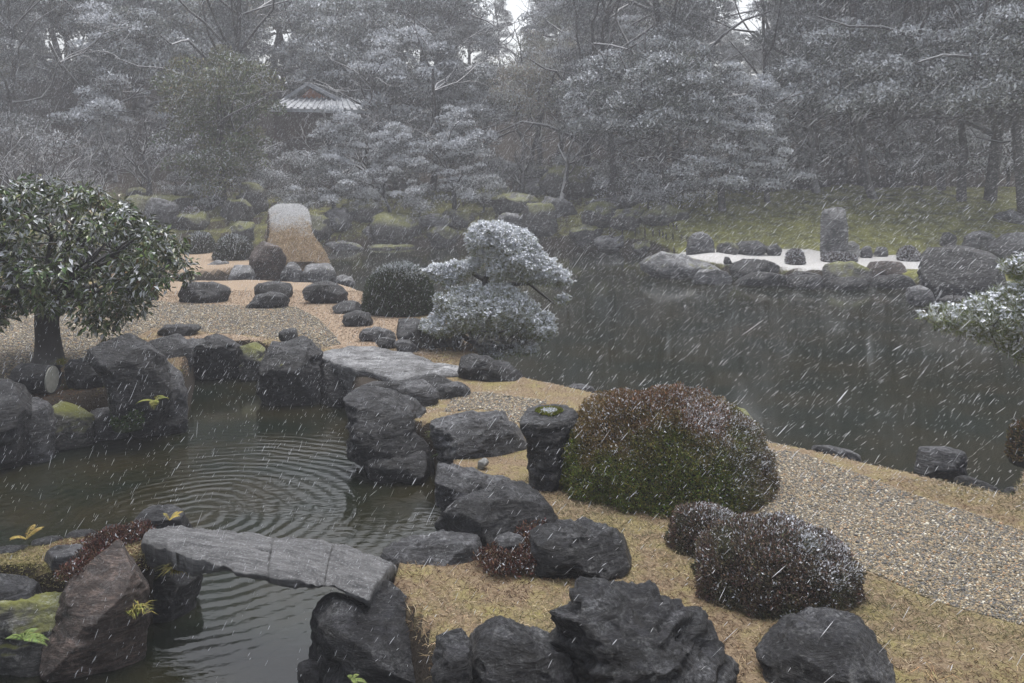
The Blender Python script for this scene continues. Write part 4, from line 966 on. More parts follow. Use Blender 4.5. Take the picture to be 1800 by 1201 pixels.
# the wood behind: rows of trees fading into the snowfall
rg = np.random.default_rng(5)
kinds = ['evergreen', 'tall', 'bare', 'evergreen', 'snowpad', 'tall', 'yellow']
rows = [(39, 24, 1.0), (44.5, 24, 1.15), (51, 24, 1.35), (60, 24, 1.5), (70, 22, 1.6)]
i_ = 0
for Y_, n_, s_ in rows:
    for k in range(n_):
        px_ = -150 + (k + .5 + rg.uniform(-.35, .35)) * 2100 / n_
        x_ = (px_ - CX) / F * Y_; y_ = Y_ + rg.uniform(-1.8, 1.8)
        if Y_ < 43 and 470 < px_ < 650: continue
        kd = kinds[(i_ * 5 + k) % 7]
        if 430 < px_ < 680: kd = 'evergreen'
        if px_ > 1150 and kd in ('bare', 'yellow', 'snowpad'): kd = 'tall' if k % 2 else 'evergreen'
        sc_ = s_ * rg.uniform(.85, 1.15) * {'evergreen': 1.05, 'tall': .72, 'green': 1.0, 'bare': 1.2, 'snowpad': 1.5, 'yellow': 1.0}[kd]
        topz = {'evergreen': 7.4, 'tall': 14.5, 'bare': 7.5, 'snowpad': 5, 'yellow': 7.6}[kd] * sc_ + hpt(x_, y_)
        lim = CAMH + (150 if px_ > 1100 else 238) / F * y_            # keep the sky gaps of the photograph open
        gap = (785 < px_ < 960) or (1045 < px_ < 1075) or (1225 < px_ < 1400)
        if gap and topz > lim: sc_ *= max(.4, (lim - hpt(x_, y_)) / (topz - hpt(x_, y_)))
        tree(kd, x_, y_, sc_, '%s, %s, %s' % ({'evergreen': 'round evergreen of the far wood', 'tall': 'tall conifer of the far wood', 'bare': 'leafless tree of the far wood',
             'snowpad': 'snow loaded tree of the far wood', 'yellow': 'yellowish tree of the far wood'}[kd], zone(px_), {39: 'front row', 44.5: 'second row', 51: 'third row', 60: 'faint fourth row', 70: 'faintest back row'}[Y_]), name={'evergreen': 'evergreen_tree', 'tall': 'conifer_tree', 'bare': 'bare_tree', 'snowpad': 'evergreen_tree', 'yellow': 'leafy_tree'}[kd], group='%s trees of the far wood' % kd)
        i_ += 1

# ------------------------------------------------------------------ tiled roof house among the trees
hs_ = empty('house', P(540, 230, 40.5)); O = np.array(hs_.location)
tag(hs_, 'house with grey tiled roof and orange gable half hidden among the far trees', 'house')
def boxm(name, a, b_, mat, parent, O=np.zeros(3)):
    a = np.minimum(a, b_); b2 = np.maximum(np.array(a), b_)
    x0, y0, z0 = a; x1, y1, z1 = b2
    V = [(x0, y0, z0), (x1, y0, z0), (x1, y1, z0), (x0, y1, z0), (x0, y0, z1), (x1, y0, z1), (x1, y1, z1), (x0, y1, z1)]
    return link(name, mesh_np(name, np.array(V) - O, [np.array([[0, 3, 2, 1], [4, 5, 6, 7], [0, 1, 5, 4], [1, 2, 6, 5], [2, 3, 7, 6], [3, 0, 4, 7]])]), mat, parent)
rz = P(545, 152, 40.5); ex0 = P(505, 178, 40.5); ex1 = P(590, 178, 40.5)
gz = ex0[2]; Yg = 40.5
V = np.array([(ex0[0] + .35, Yg, gz), (ex1[0] - .1, Yg, gz), (rz[0], Yg, rz[2] - .1), (ex0[0] + .35, Yg + .15, gz), (ex1[0] - .1, Yg + .15, gz), (rz[0], Yg + .15, rz[2] - .1)])
link('gable', mesh_np('gable', V - O, [np.array([[0, 1, 2], [3, 5, 4]]), np.array([[0, 3, 4, 1], [1, 4, 5, 2], [2, 5, 3, 0]])]), M['gable'], hs_)
def roofslab(name, p0, p1, dy0, dy1, th, mat):
    p0 = np.array(p0); p1 = np.array(p1)
    V = []
    for dz in (0, th):
        for p in (p0, p1):
            for d in (dy0, dy1): V.append((p[0], Yg + d, p[2] + dz))
    return link(name, mesh_np(name, np.array(V) - O, [np.array([[0, 1, 3, 2], [4, 6, 7, 5], [0, 2, 6, 4], [1, 5, 7, 3], [0, 4, 5, 1], [2, 3, 7, 6]])]), mat, hs_)
rf = roofslab('roof', ex0, rz, -.5, 6, .16, M['tile']); rf2 = roofslab('roof', rz, ex1 + [.3, 0, -.1], -.5, 6, .16, M['tile'])
# lower skirt roof towards the pond with its tile ribs
q0 = P(500, 178, 40.4); q1 = P(640, 180, 40.4); f0 = P(470, 196, 38.6); f1 = P(660, 200, 38.6)
V = np.array([f0, f1, q1, q0, f0 + [0, 0, .15], f1 + [0, 0, .15], q1 + [0, 0, .15], q0 + [0, 0, .15]])
sk = link('roof', mesh_np('roof', V - O, [np.array([[0, 3, 2, 1], [4, 5, 6, 7], [0, 1, 5, 4], [1, 2, 6, 5], [2, 3, 7, 6], [3, 0, 4, 7]])]), M['tile'], hs_)
for k in range(16):
    t = (k + .5) / 16; a = f0 + (f1 - f0) * t + [0, 0, .17]; c = q0 + (q1 - q0) * t + [0, 0, .17]
    Vt, Qt = tube([a, c], [.05, .05], 6); link('tile', mesh_np('tile', Vt - O, [Qt[:, ::-1]], True), M['tile'], sk)
boxm('wall', P(480, 245, 39.2), P(645, 198, 44), M['timber'], hs_, O)

# ------------------------------------------------------------------ clipped mounds
def mound(name, label, cx, cy, rx, ry, h, n, leaf, colf, rg, cat='bush', base_z=0, mat='leaf', power=2.3, tilt=0.0, lump=.08, asp=.42, inner=(.02, .02, .012)):
    """dense clipped bush: dark core and leaves over its surface. colf(unit dir, noise) -> base colour, snow chance"""
    e_ = empty(name, (cx, cy, base_z)); tag(e_, label, cat)
    def surf(d):
        th = np.arctan2(d[:, 1], d[:, 0]); k = np.clip(d[:, 2], 0, 1)
        rr = (np.abs(d[:, 0]) ** power + np.abs(d[:, 1]) ** power + np.abs(d[:, 2]) ** power) ** (-1 / power)
        p = d * rr[:, None]; l = 1 + lump * fbm(d * 2.2 + cx, 3, 3) + lump * .5 * fbm(d * 7 + cx, 3, 5)
        return p * l[:, None] * [rx, ry, h]
    V, Fc = ico(5); d = V.copy(); s = surf(d) * .93; s[:, 2] = np.maximum(s[:, 2], -.06)
    core = mesh_np('branches', s, [Fc], True); core.materials.append(plain('bush_core', inner, .9)); link('branches', core, None, e_)
    d = unit(rg.normal(size=(int(n * 1.9), 3))); d = d[d[:, 2] > -.12][:n]; m_ = len(d)
    d[:, 2] = np.abs(d[:, 2]) 
    p = surf(d) * rg.uniform(.93, 1.03, m_)[:, None]
    n3 = fbm(p * 3.0 / max(rx, h) + 4, 4, 21)
    nrm = unit(d / np.array([rx, ry, h]))
    col, sch = colf(d, nrm, n3, rg, m_)
    on = rg.random(m_) < sch; k = np.where(on, rg.uniform(.5, 1., m_), sch * .12)[:, None]
    col = col * (1 - k) + SNOWC * k
    dirs = unit(nrm * .8 + rg.normal(0, .6, (m_, 3)) + [0, 0, .25]); nr = unit(nrm + rg.normal(0, .7, (m_, 3)))
    L = leaf * rg.uniform(.6, 1.4, m_)
    v_, f_, c_ = leaves(p, dirs, nr, L, L * asp, col)
    fm = mesh_np('foliage', v_, [f_], False, col=c_); link('foliage', fm, M[mat], e_)
    return e_
def big_col(d, nrm, n3, rg, m):
    t = sstep(.50, .95, d[:, 2] + .55 * n3 - .05 * d[:, 0] + .1)[:, None]      # red-brown winter leaves over the crown
    g = scol((.12, .135, .026), m, rg, .4, .15); r = scol((.165, .092, .045), m, rg, .35, .12)
    o = scol((.19, .145, .04), m, rg, .3, .1)
    c = g * (1 - t) + r * t; left = sstep(.1, .9, -d[:, 0] + .3 * n3)[:, None] * .6; c = c * (1 - left * t) + o * left * t
    rt = sstep(.35, .95, d[:, 0] + .3 * n3)[:, None] * .8; c = c * (1 - rt) + scol((.12, .08, .06), m, rg, .3) * rt
    sn = .03 + .34 * sstep(-.1, .9, d[:, 0] * .9 + d[:, 2] * .5 - .35 + .7 * n3) + .10 * t[:, 0]
    return c, sn * np.clip(.35 + nrm[:, 2], .1, 1)
c_ = G(1160, 897, 0); Yb = c_[1] + .62
mound('azalea_mound', 'biggest rounded bush, red brown on top and green below, beside the post stone', (1162 - CX) / F * Yb, Yb, .88, .76, .70, 125000, .020, big_col, np.random.default_rng(1), base_z=.0, power=2.05, lump=.16)
def small_col(d, nrm, n3, rg, m):
    c = scol((.115, .082, .058), m, rg, .45, .12); g = scol((.08, .08, .035), m, rg, .3); t = sstep(-.1, .4, n3 - d[:, 2] * .6 + .3)[:, None]
    c = c * (1 - t * .8) + g * t * .8
    return c, (.08 + .42 * sstep(.15, 1.1, d[:, 0] * .7 + d[:, 2] * .8 - .2 + .5 * n3)) * np.clip(.3 + nrm[:, 2], .1, 1)
Y1 = G(1240, 985, 0)[1] + .18
mound('azalea_bush', 'small purplish brown bush, the lesser of the overlapping pair', (1243 - CX) / F * Y1, Y1 + .05, .255, .26, .245, 16000, .018, small_col, np.random.default_rng(2), lump=.16)
Y1 = G(1360, 1078, 0)[1] + .30
mound('azalea_bush', 'purplish brown bush with snowy right shoulder, larger of the overlapping pair', (1362 - CX) / F * Y1, Y1 + .02, .48, .42, .375, 46000, .018, small_col, np.random.default_rng(3), lump=.14)
def round_col(d, nrm, n3, rg, m):
    c = scol((.045, .060, .032), m, rg, .4, .1); return c, .03 + .55 * sstep(.6, 1., d[:, 2] + .2 * n3)
Y1 = G(702, 556, 0)[1] + .45
mound('clipped_bush', 'round dark green clipped bush left of the snowy pine', (702 - CX) / F * Y1, Y1, .60, .55, .80, 15000, .045, round_col, np.random.default_rng(4), lump=.05, base_z=0.02, asp=.25)
def far_col(d, nrm, n3, rg, m):
    c = scol((.045, .052, .032), m, rg, .3, .1); return c, .10 + .35 * sstep(.4, 1., d[:, 2] + .2 * n3)
for px_, w_, y0_, y1_, lb in [(344, 52, 412, 445, 'low clipped green bush left of the arched bridge, the farther left one'), (405, 66, 416, 456, 'low clipped green bush left of the arched bridge, nearer to it')]:
    Yb = G(px_, y1_, 0)[1]; mound('clipped_bush', lb, (px_ - CX) / F * Yb, Yb + .3, w_ / 2 / F * Yb, .5, (y1_ - y0_) / F * Yb, 3500, .06, far_col, np.random.default_rng(px_), base_z=0)
def pale_col(d, nrm, n3, rg, m):
    return scol((.10, .08, .075), m, rg, .3, .1), np.full(m, .35)
mound('frosted_shrub', 'round frosted greyish shrub above the clipped bushes on the far bank', (336 - CX) / F * 29, 29, .40, .4, .95, 3500, .06, pale_col, np.random.default_rng(31), base_z=.1)
for px_, y1_, w_, h_, lb in [(1402, 464, 30, 24, 'little round grey shrub on the white strand'), (1603, 458, 36, 22, 'round frosted shrub at the right end of the white strand'), (1335, 444, 44, 10, 'low reddish shrub on the white strand'), (1480, 460, 60, 14, 'low frosted shrub at the middle of the white strand')]:
    Yb = G(px_, y1_, -.14)[1]; mound('frosted_shrub', lb, (px_ - CX) / F * Yb, Yb + .2, w_ / 2 / F * Yb, .3, h_ / F * Yb, 2200, .05, pale_col, np.random.default_rng(px_), base_z=-.14)

# ------------------------------------------------------------------ heather clumps (red leaved)
def clumpy(name, label, pts, leafc, n, leaf, snow, rg, cat='plant', z=0.0, hgt=.10):
    pts = [G(x, y, z) for x, y in pts]; e_ = empty(name, pts[0]); tag(e_, label, cat); O = np.array(e_.location)
    P_ = []
    for p in pts:
        k = n // len(pts); d = unit(rg.normal(size=(k, 3))); d[:, 2] = np.abs(d[:, 2])
        P_.append(p + d * (rg.random((k, 1)) ** .5) * [.12, .10, hgt])
    p = np.concatenate(P_); m_ = len(p)
    c = scol(leafc, m_, rg, .45, .15); on = rg.random(m_) < snow; c = np.where(on[:, None], SNOWC * .8, c)
    dirs = unit(rg.normal(0, .6, (m_, 3)) + [0, 0, .7]); nr = unit(rg.normal(size=(m_, 3)))
    L = leaf * rg.uniform(.6, 1.4, m_)
    v_, f_, c_ = leaves(p - O, dirs, nr, L, L * .4, c)
    link('foliage', mesh_np('foliage', v_, [f_], False, col=c_), M['leaf'], e_)
    st = []
    for k in range(40):
        q = p[rg.integers(m_)] - O; st.append((np.array([q * [1, 1, 0] + [0, 0, -.02], q * [1, 1, .5] + rg.normal(0, .01, 3), q]), np.array([.003, .002, .001])))
    link('stems', limb_mesh('stems', st, 4, 3), M['bark'], e_)
clumpy('heather_clump', 'dark red leaved clump on the left bank at the bridge end', [(155, 990), (165, 965), (185, 955), (205, 948), (225, 945), (245, 940), (150, 1005), (130, 1012), (235, 948), (190, 965)], (.085, .040, .028), 6500, .022, .05, np.random.default_rng(8), z=.0, hgt=.09)
clumpy('heather_clump', 'reddish brown twiggy clump between boulder and layered block', [(862, 990), (885, 1000), (905, 1002), (925, 1005), (930, 985), (940, 965), (925, 950), (950, 945), (880, 1008), (950, 1000)], (.085, .042, .028), 6500, .022, .06, np.random.default_rng(9), z=.0, hgt=.12)

# ------------------------------------------------------------------ ferns
def fern(label, base, n, L, colr, rg, up=.6, name='fern'):
    e_ = empty(name, base); tag(e_, label, 'fern')
    for k in range(n):
        az = rg.uniform(0, 6.28); dr = np.array([math.cos(az), math.sin(az), 0]); pts = []
        l_ = L * rg.uniform(.7, 1.1)
        for t in np.linspace(0, 1, 24): pts.append(dr * l_ * t + np.array([0, 0, l_ * (up * t - .75 * t * t)]))
        pts = np.array(pts); pos, dirs, ln = [], [], []
        side = np.cross(dr, [0, 0, 1.])
        for i in range(1, 24):
            t = i / 23
            for s_ in (-1, 1):
                pos.append(pts[i]); dirs.append(side * s_ + dr * .35 + [0, 0, -.15]); ln.append(l_ * .24 * math.sin(math.pi * (t * .85 + .12)))
        pos = np.array(pos); dirs = unit(np.array(dirs)); nr = np.tile([0, 0, 1.], (len(pos), 1)) + rg.normal(0, .2, (len(pos), 3))
        v_, f_, c_ = leaves(pos, dirs, unit(nr), ln, np.array(ln) * .26, scol(colr, len(pos), rg, .2, .1), .05)
        Vt, Qt = tube(pts, [.0018] * 24, 3); o_ = len(v_)
        me = mesh_np('frond', np.vstack([v_, Vt]), [f_, Qt + o_], False, col=np.vstack([c_, np.tile(colr, (len(Vt), 1))]))
        link('frond', me, M['leaf'], e_)
rgf = np.random.default_rng(12)
def ps(px, py, Y): return P(px, py, Y)
fern('yellow green fern growing on the left bank under the rounded boulder', ps(272, 705, 9.6), 6, .22, (.20, .20, .04), rgf)
fern('bright green fern on the mossy rock at bottom left', ps(42, 1125, 5.15), 6, .15, (.12, .17, .04), rgf)
fern('yellowed fern at the left edge of the moss patch', ps(45, 948, 6.1), 5, .14, (.30, .22, .06), rgf, up=1.1)
fern('small yellow fern on the knobbly rock behind the bridge', ps(298, 915, 6.55), 4, .10, (.36, .28, .06), rgf, up=1.2)
fern('green fern in the gap right of the biggest near boulder', ps(776, 1152, 4.9), 5, .12, (.14, .19, .05), rgf)
fern('little fern at the bottom edge below the biggest boulder', ps(618, 1196, 4.55), 4, .08, (.14, .18, .05), rgf)
fern('dark green fern tuft below the broad rough rock', ps(790, 800, 8.2), 8, .17, (.06, .09, .025), rgf)
fern('yellow fern sprig on the pond face of the tall dark boulder', ps(500, 640, 11.3), 3, .10, (.2, .2, .05), rgf)
def tuft(name, label, base, n, L, colr, rg, spread=.5, wd=.004, cat='grass tuft'):
    az = rg.uniform(0, 6.28, n); pos = rg.normal(0, .018, (n, 3)) * [1, 1, 0]
    d = unit(np.stack([np.cos(az) * spread, np.sin(az) * spread, np.full(n, .6)], 1) + rg.normal(0, .2, (n, 3)))
    l = L * rg.uniform(.5, 1.2, n)
    mid = pos + d * (l * .55)[:, None]; tip = mid + unit(d + [0, 0, -.9]) * (l * .5)[:, None]
    sd = unit(np.cross(d, [0, 0, 1.])) * wd
    V = np.stack([pos - sd, pos + sd, mid + sd * .7, mid - sd * .7, tip], 1).reshape(-1, 3); i = np.arange(n)[:, None] * 5
    me = mesh_np(name, V, [i + [[0, 1, 2, 3]], i + [[3, 2, 4]]], False, col=np.repeat(scol(colr, n, rg, .25, .1), 5, 0))
    return tag(link(name, me, M['grass'], loc=base), label, cat)
tuft('grass_tuft', 'yellowing grass tuft hanging under the left end of the plank bridge', ps(312, 1005, 5.9), 160, .13, (.20, .17, .05), rgf)
tuft('grass_tuft', 'thin yellow green grass tuft on the reddish brown rock', ps(240, 1078, 5.5), 60, .11, (.22, .2, .05), rgf)
tuft('grass_tuft', 'yellow mossy tuft at the foot of the leafy tree trunk', ps(108, 640, 10.9), 200, .12, (.15, .14, .03), rgf)
tuft('grass_tuft', 'green grass tuft in the cleft below the broad rough rock', ps(772, 770, 8.6), 120, .14, (.10, .13, .03), rgf)
# small green bush on the left bank
def lb_col(d, nrm, n3, rg, m): return scol((.05, .075, .025), m, rg, .4, .12), np.full(m, .04)
bp_ = G(228, 735, -.15); mound('green_bush', 'small bright green leafy bush on the left bank', bp_[0], bp_[1], .15, .15, .22, 1400, .035, lb_col, np.random.default_rng(14), base_z=-.2, lump=.3, asp=.5, inner=(.02, .03, .01))
# moss cap on the post stone
pm_ = np.array([v_.co[:] for v_ in post_stone.data.vertices]); zt_ = pm_[:, 2].max(); topv = pm_[pm_[:, 2] > zt_ - .05]; ct_ = topv.mean(0)
rgm = np.random.default_rng(77); nm_ = 2600
d_ = rgm.normal(size=(nm_, 2)); d_ /= np.linalg.norm(d_, axis=1)[:, None]; r_ = rgm.random(nm_) ** .5
pxy = ct_[:2] + d_ * r_[:, None] * [.11, .075]
from mathutils.kdtree import KDTree
kd_ = KDTree(len(topv)); [kd_.insert(Vector((a[0], a[1], 0)), i) for i, a in enumerate(topv)]; kd_.balance()
pz_ = np.array([topv[kd_.find(Vector((a[0], a[1], 0)))[1]][2] for a in pxy])
cm_ = np.where((r_ < .62)[:, None] & (rgm.random((nm_, 1)) < .8), SNOWC * .9, scol((.17, .18, .03), nm_, rgm, .3))
v_, f_, c_ = leaves(np.stack([pxy[:, 0], pxy[:, 1], pz_ + .002], 1), unit(rgm.normal(size=(nm_, 3)) + [0, 0, .6]), unit(rgm.normal(size=(nm_, 3)) + [0, 0, 1]), rgm.uniform(.010, .02, nm_), rgm.uniform(.006, .012, nm_), cm_)
link('moss', mesh_np('moss', v_, [f_], False, col=c_), M['leaf'], post_stone)
# floating leaves
for k, (px_, py_) in enumerate([(110, 1166), (127, 1169)]):
    q = G(px_, py_, -.445); V, Fq, C_ = leaves(np.zeros((1, 3)), np.array([[.9, .3 - .5 * k, 0.]]), np.array([[0, 0, 1.]]), [.075], [.04], np.array([[.3, .1, .03]]), .06)
    tag(link('fallen_leaf', mesh_np('fallen_leaf', V, [Fq], False), M['dead_leaf'], loc=q), ['brown dead leaf floating at bottom left, the left one', 'brown dead leaf floating at bottom left, the right one'][k], 'leaf')

# ------------------------------------------------------------------ leafy tree at left
def leafy_tree():
    rg = np.random.default_rng(21)
    base = G(85, 642, 0); base[2] = -.03
    e_ = empty('leafy_tree', base); tag(e_, 'low spreading broadleaf evergreen with glossy leaves and thick dark trunk at the left edge', 'tree')
    Yt = base[1]; S = Yt / F
    def L3(px, py, dy=0): return np.array([(px - 85) * S, dy, (642 - py) * S])
    ls = [(np.array([L3(84, 655), L3(86, 620), L3(84, 590), L3(82, 565), L3(84, 535), L3(88, 510)]), np.array([.26, .175, .15, .145, .15, .12]))]
    ends = []
    for k in range(30):
        az = rg.uniform(0, 6.28); R = rg.uniform(.4, 1.0)
        tx = 85 + 215 * R * math.cos(az); dy = 1.45 * R * math.sin(az); ty = 480 - 110 * math.sqrt(max(0, 1 - R * R)) + rg.uniform(-20, 30)
        a = L3(86, rg.uniform(515, 560)); b_ = L3(tx, ty, dy); m1 = a * .6 + b_ * .4 + [0, 0, .06]; m2 = a * .25 + b_ * .75 + rg.normal(0, .05, 3)
        ls.append((np.array([a, m1, m2, b_]), np.array([.055, .035, .022, .01]))); ends.append(b_)
        for j in range(3):
            q = m2 + rg.normal(0, .25, 3); ls.append((np.array([m2, (m2 + q) / 2 + rg.normal(0, .03, 3), q]), np.array([.014, .01, .005])))
    tm = limb_mesh('trunk', ls, 14, 5); 
    link('trunk', tm, M['bark'], e_)
    # crown outline of the photograph (pixels) on the tree's depth, filled as a volume
    out = np.array([(-80, 560), (-130, 450), (-80, 360), (0, 315), (60, 308), (115, 318), (165, 332), (180, 338), (225, 362), (262, 385), (300, 420), (325, 460), (335, 488), (318, 500), (290, 505), (262, 505), (245, 525), (236, 548), (228, 575), (195, 572), (160, 560), (130, 545), (100, 535), (60, 540), (30, 560), (5, 572)], float)
    w = np.stack([(out[:, 0] - 85) * S, (642 - out[:, 1]) * S], 1)
    pos, nrm = [], []
    cl = []
    while len(cl) < 390:
        x = rg.uniform(w[:, 0].min(), w[:, 0].max()); z = rg.uniform(w[:, 1].min(), w[:, 1].max())
        d = float(sdf(w, np.array([x]), np.array([z]))[0])
        if d < .06: continue
        ymax = min(1.5, 1.5 * math.sqrt(min(1, d / .75))) ; y = rg.uniform(-1, 1) * ymax
        if abs(y) < ymax * .45 and d > .3 and rg.random() < .75: continue
        cl.append((x, y, z, d))
    for x, y, z, d in cl:
        n = rg.integers(26, 44); r = rg.uniform(.10, .17)
        dd = unit(rg.normal(size=(n, 3))); pos.append(np.array([x, y, z]) + dd * r * rg.uniform(.4, 1, (n, 1))); nrm.append(dd)
    p = np.concatenate(pos); d = np.concatenate(nrm); m_ = len(p)
    c = scol((.068, .092, .028), m_, rg, .4, .12)
    br_ = rg.random(m_) < .04; c = np.where(br_[:, None], scol((.12, .08, .03), m_, rg), c)
    nr = unit(rg.normal(0, .55, (m_, 3)) + [0, 0, 1.] + d * .3); dirs = unit(d * [1, 1, .3] + rg.normal(0, .5, (m_, 3)) + [0, 0, -.45])
    hf = np.clip((p[:, 2] - .6) / 1.6, 0, 1)
    on = rg.random(m_) < (.10 + .30 * hf) * np.clip(nr[:, 2], 0, 1)
    k = np.where(on, rg.uniform(.35, .9, m_), 0)[:, None]; c = c * (1 - k) + SNOWC * .9 * k
    L = rg.uniform(.075, .12, m_)
    order = np.argsort(p[:, 1] - .25 * p[:, 2] + rg.normal(0, .15, m_))         # nearest to the garden front first
    inx = order[:300]; rest = order[300:]
    v_, f_, c_ = leaves(p[rest], dirs[rest], nr[rest], L[rest], L[rest] * .42, c[rest])
    fo = link('leaves', mesh_np('leaves', v_, [f_], False, col=c_), M['gloss_leaf'], e_); fo['kind'] = 'stuff'
    # single leaves sharing a few meshes
    protos = []
    for q in range(10):
        v_, f_, c_ = leaves(np.zeros((1, 3)), np.array([[1., 0, 0]]), np.array([[0, 0, 1.]]), [1.0], [.42], c[inx[q * 7:q * 7 + 1]])
        pm = mesh_np('leaf', v_, [f_], False, col=c_); pm.materials.append(M['gloss_leaf']); protos.append(pm)
    from mathutils import Matrix
    for q, i in enumerate(inx):
        x = Vector(dirs[i]); z = Vector(nr[i]); y = z.cross(x).normalized(); z = x.cross(y)
        lo = link('leaf', protos[q % 10], None, e_)
        R_ = Matrix((x, y, z)).transposed(); lo.rotation_euler = R_.to_euler(); lo.location = p[i]; lo.scale = (L[i],) * 3
leafy_tree()

# ------------------------------------------------------------------ pines
def needle_tufts(name, centers, n_per, L, rg, base, snow, parent, wd=.004, upb=.5):
    """tufts of fine needles"""
    m = len(centers); N_ = m * n_per
    c = np.repeat(centers, n_per, 0); d = unit(rg.normal(size=(N_, 3)) + [0, 0, upb])
    l = L * rg.uniform(.7, 1.15, N_)
    col = scol(base, N_, rg, .3, .1)
    tf = np.repeat(rg.random(m) * 1.0, n_per)
    on = rg.random(N_) < snow * np.clip(.45 + .9 * d[:, 2], 0.1, 1) * (.55 + tf)
    k = np.where(on, rg.uniform(.55, 1, N_), .05)[:, None]; col = col * (1 - k) + SNOWC * k
    nr = unit(rg.normal(size=(N_, 3)))
    w_ = np.where(on, wd * 3.6, wd)
    v_, f_, c_ = leaves(c + rg.normal(0, L * .1, (N_, 3)), d, nr, l, w_, col, .0)
    kb = 12; cb = np.repeat(centers, kb, 0); nbk = len(cb)
    keep = np.repeat(rg.random(m) < snow * .95, kb) & (rg.random(nbk) < .85)
    cb = cb[keep] + rg.normal(0, L * .32, (keep.sum(), 3)) * [1, 1, .5] + [0, 0, L * .45]; nk = len(cb)
    vb, fb, cc = leaves(cb, unit(rg.normal(size=(nk, 3)) * [1, 1, .35]), unit(rg.normal(0, .35, (nk, 3)) + [0, -.25, 1.]), L * rg.uniform(.4, .85, nk), L * rg.uniform(.25, .5, nk), np.clip(SNOWC * rg.uniform(.85, 1.15, (nk, 1)), 0, .90), .3)
    o = link(name, mesh_np(name, np.vstack([v_, vb]), [f_, fb + len(v_)], False, col=np.vstack([c_, cc])), M['leaf'], parent)
    return o
def shell_points(poly, cpx, S, depth, n, rg, toponly=True):
    """points on the bulging pads of an outline (pixels), thickness from the distance to its edge"""
    w = np.array([((x - cpx[0]) * S, (cpx[1] - y) * S) for x, y in poly]); out = []
    while len(out) < n:
        x = rg.uniform(w[:, 0].min(), w[:, 0].max(), 400); z = rg.uniform(w[:, 1].min(), w[:, 1].max(), 400)
        d = sdf(w, x, z)
        ok = d > 0.0
        lump = .5 + .5 * np.sin(x * 9 + 3) * np.sin(z * 11 + x * 4)
        for i in np.nonzero(ok)[0]:
            t = min(1, (d[i] + .03) / (depth * .8)); b_ = depth * math.sqrt(t * (2 - t)) * (.8 + .2 * lump[i])
            out.append((x[i], -b_ * rg.uniform(.75, 1.0) if rg.random() < .72 else b_ * rg.uniform(-.6, 1), z[i]))
    return np.array(out[:n])
def snowy_pine():
    rg = np.random.default_rng(33); Yt = 12.6; S = Yt / F
    e_ = empty('pine_tree', P(800, 612, Yt)); tag(e_, 'cloud pruned pine loaded with snow leaning over the lake, two tiers', 'pine tree')
    c0 = (800, 612)
    def L3(px, py, dy=0): return np.array([(px - 800) * S, dy, (612 - py) * S])
    ls = [(np.array([L3(790, 650), L3(800, 600), L3(830, 560), L3(848, 520), L3(856, 490), L3(870, 450), L3(880, 420)]), np.array([.10, .085, .075, .06, .05, .035, .02])),
          (np.array([L3(848, 520), L3(890, 500), L3(930, 498), L3(950, 515), L3(975, 535)]), np.array([.045, .035, .028, .018, .01])),
          (np.array([L3(855, 495), L3(830, 480), L3(800, 478), L3(760, 478)]), np.array([.035, .028, .02, .01])),
          (np.array([L3(820, 575), L3(870, 580), L3(920, 585), L3(950, 590)]), np.array([.06, .045, .03, .015])),
          (np.array([L3(810, 590), L3(850, 612), L3(900, 618), L3(935, 612)]), np.array([.04, .028, .02, .01])),
          (np.array([L3(805, 590), L3(780, 575), L3(755, 580)]), np.array([.04, .025, .012]))]
    for k in range(50):
        a = L3(rg.uniform(800, 950), rg.uniform(565, 600), rg.uniform(-.5, .5)); b_ = a + rg.normal(0, .16, 3) + [0, 0, .05]
        ls.append((np.array([a, (a + b_) / 2 + rg.normal(0, .02, 3), b_]), np.array([.012, .008, .003])))
    link('trunk', limb_mesh('trunk', ls, 10, 4), M['bark'], e_)
    upper = [(822, 425), (826, 405), (840, 394), (870, 390), (895, 400), (925, 408), (942, 425), (950, 445), (975, 460), (1000, 485), (1002, 497), (985, 500), (955, 497), (920, 492), (890, 488), (870, 495), (858, 480), (862, 462), (850, 450), (830, 445)]
    arm = [(745, 478), (765, 468), (785, 465), (815, 460), (840, 452), (850, 462), (835, 478), (812, 490), (800, 500), (780, 500), (762, 490)]
    lower = [(740, 575), (748, 560), (772, 552), (765, 520), (790, 508), (815, 505), (840, 502), (865, 498), (890, 500), (912, 508), (930, 525), (955, 545), (972, 560), (975, 580), (960, 595), (935, 590), (910, 585), (880, 582), (860, 590), (830, 580), (800, 585), (770, 590)]
    low2 = [(846, 612), (856, 602), (875, 612), (905, 606), (940, 605), (950, 615), (925, 622), (895, 622), (865, 630), (850, 625)]
    tip = [(975, 522), (998, 520), (996, 534), (982, 534)]
    for nm, pl, dep, n_ in [('upper_tier', upper, .55, 1150), ('side_pad', arm, .25, 260), ('lower_tier', lower, .75, 1700), ('low_pad', low2, .22, 170), ('tip_pad', tip, .08, 25)]:
        pts = shell_points(pl, c0, S, dep, n_, rg)
        needle_tufts(nm, pts, 30, .068, rg, (.20, .22, .09), .85 if nm in ('upper_tier', 'side_pad') else .5, e_, .0035)
    ub = shell_points([(700, 600), (740, 570), (800, 575), (900, 580), (950, 585), (940, 600), (880, 615), (800, 630), (740, 622)], c0, S, .5, 500, rg)
    needle_tufts('inner_twigs', ub, 16, .06, rg, (.035, .03, .02), .03, e_, .003)
snowy_pine()
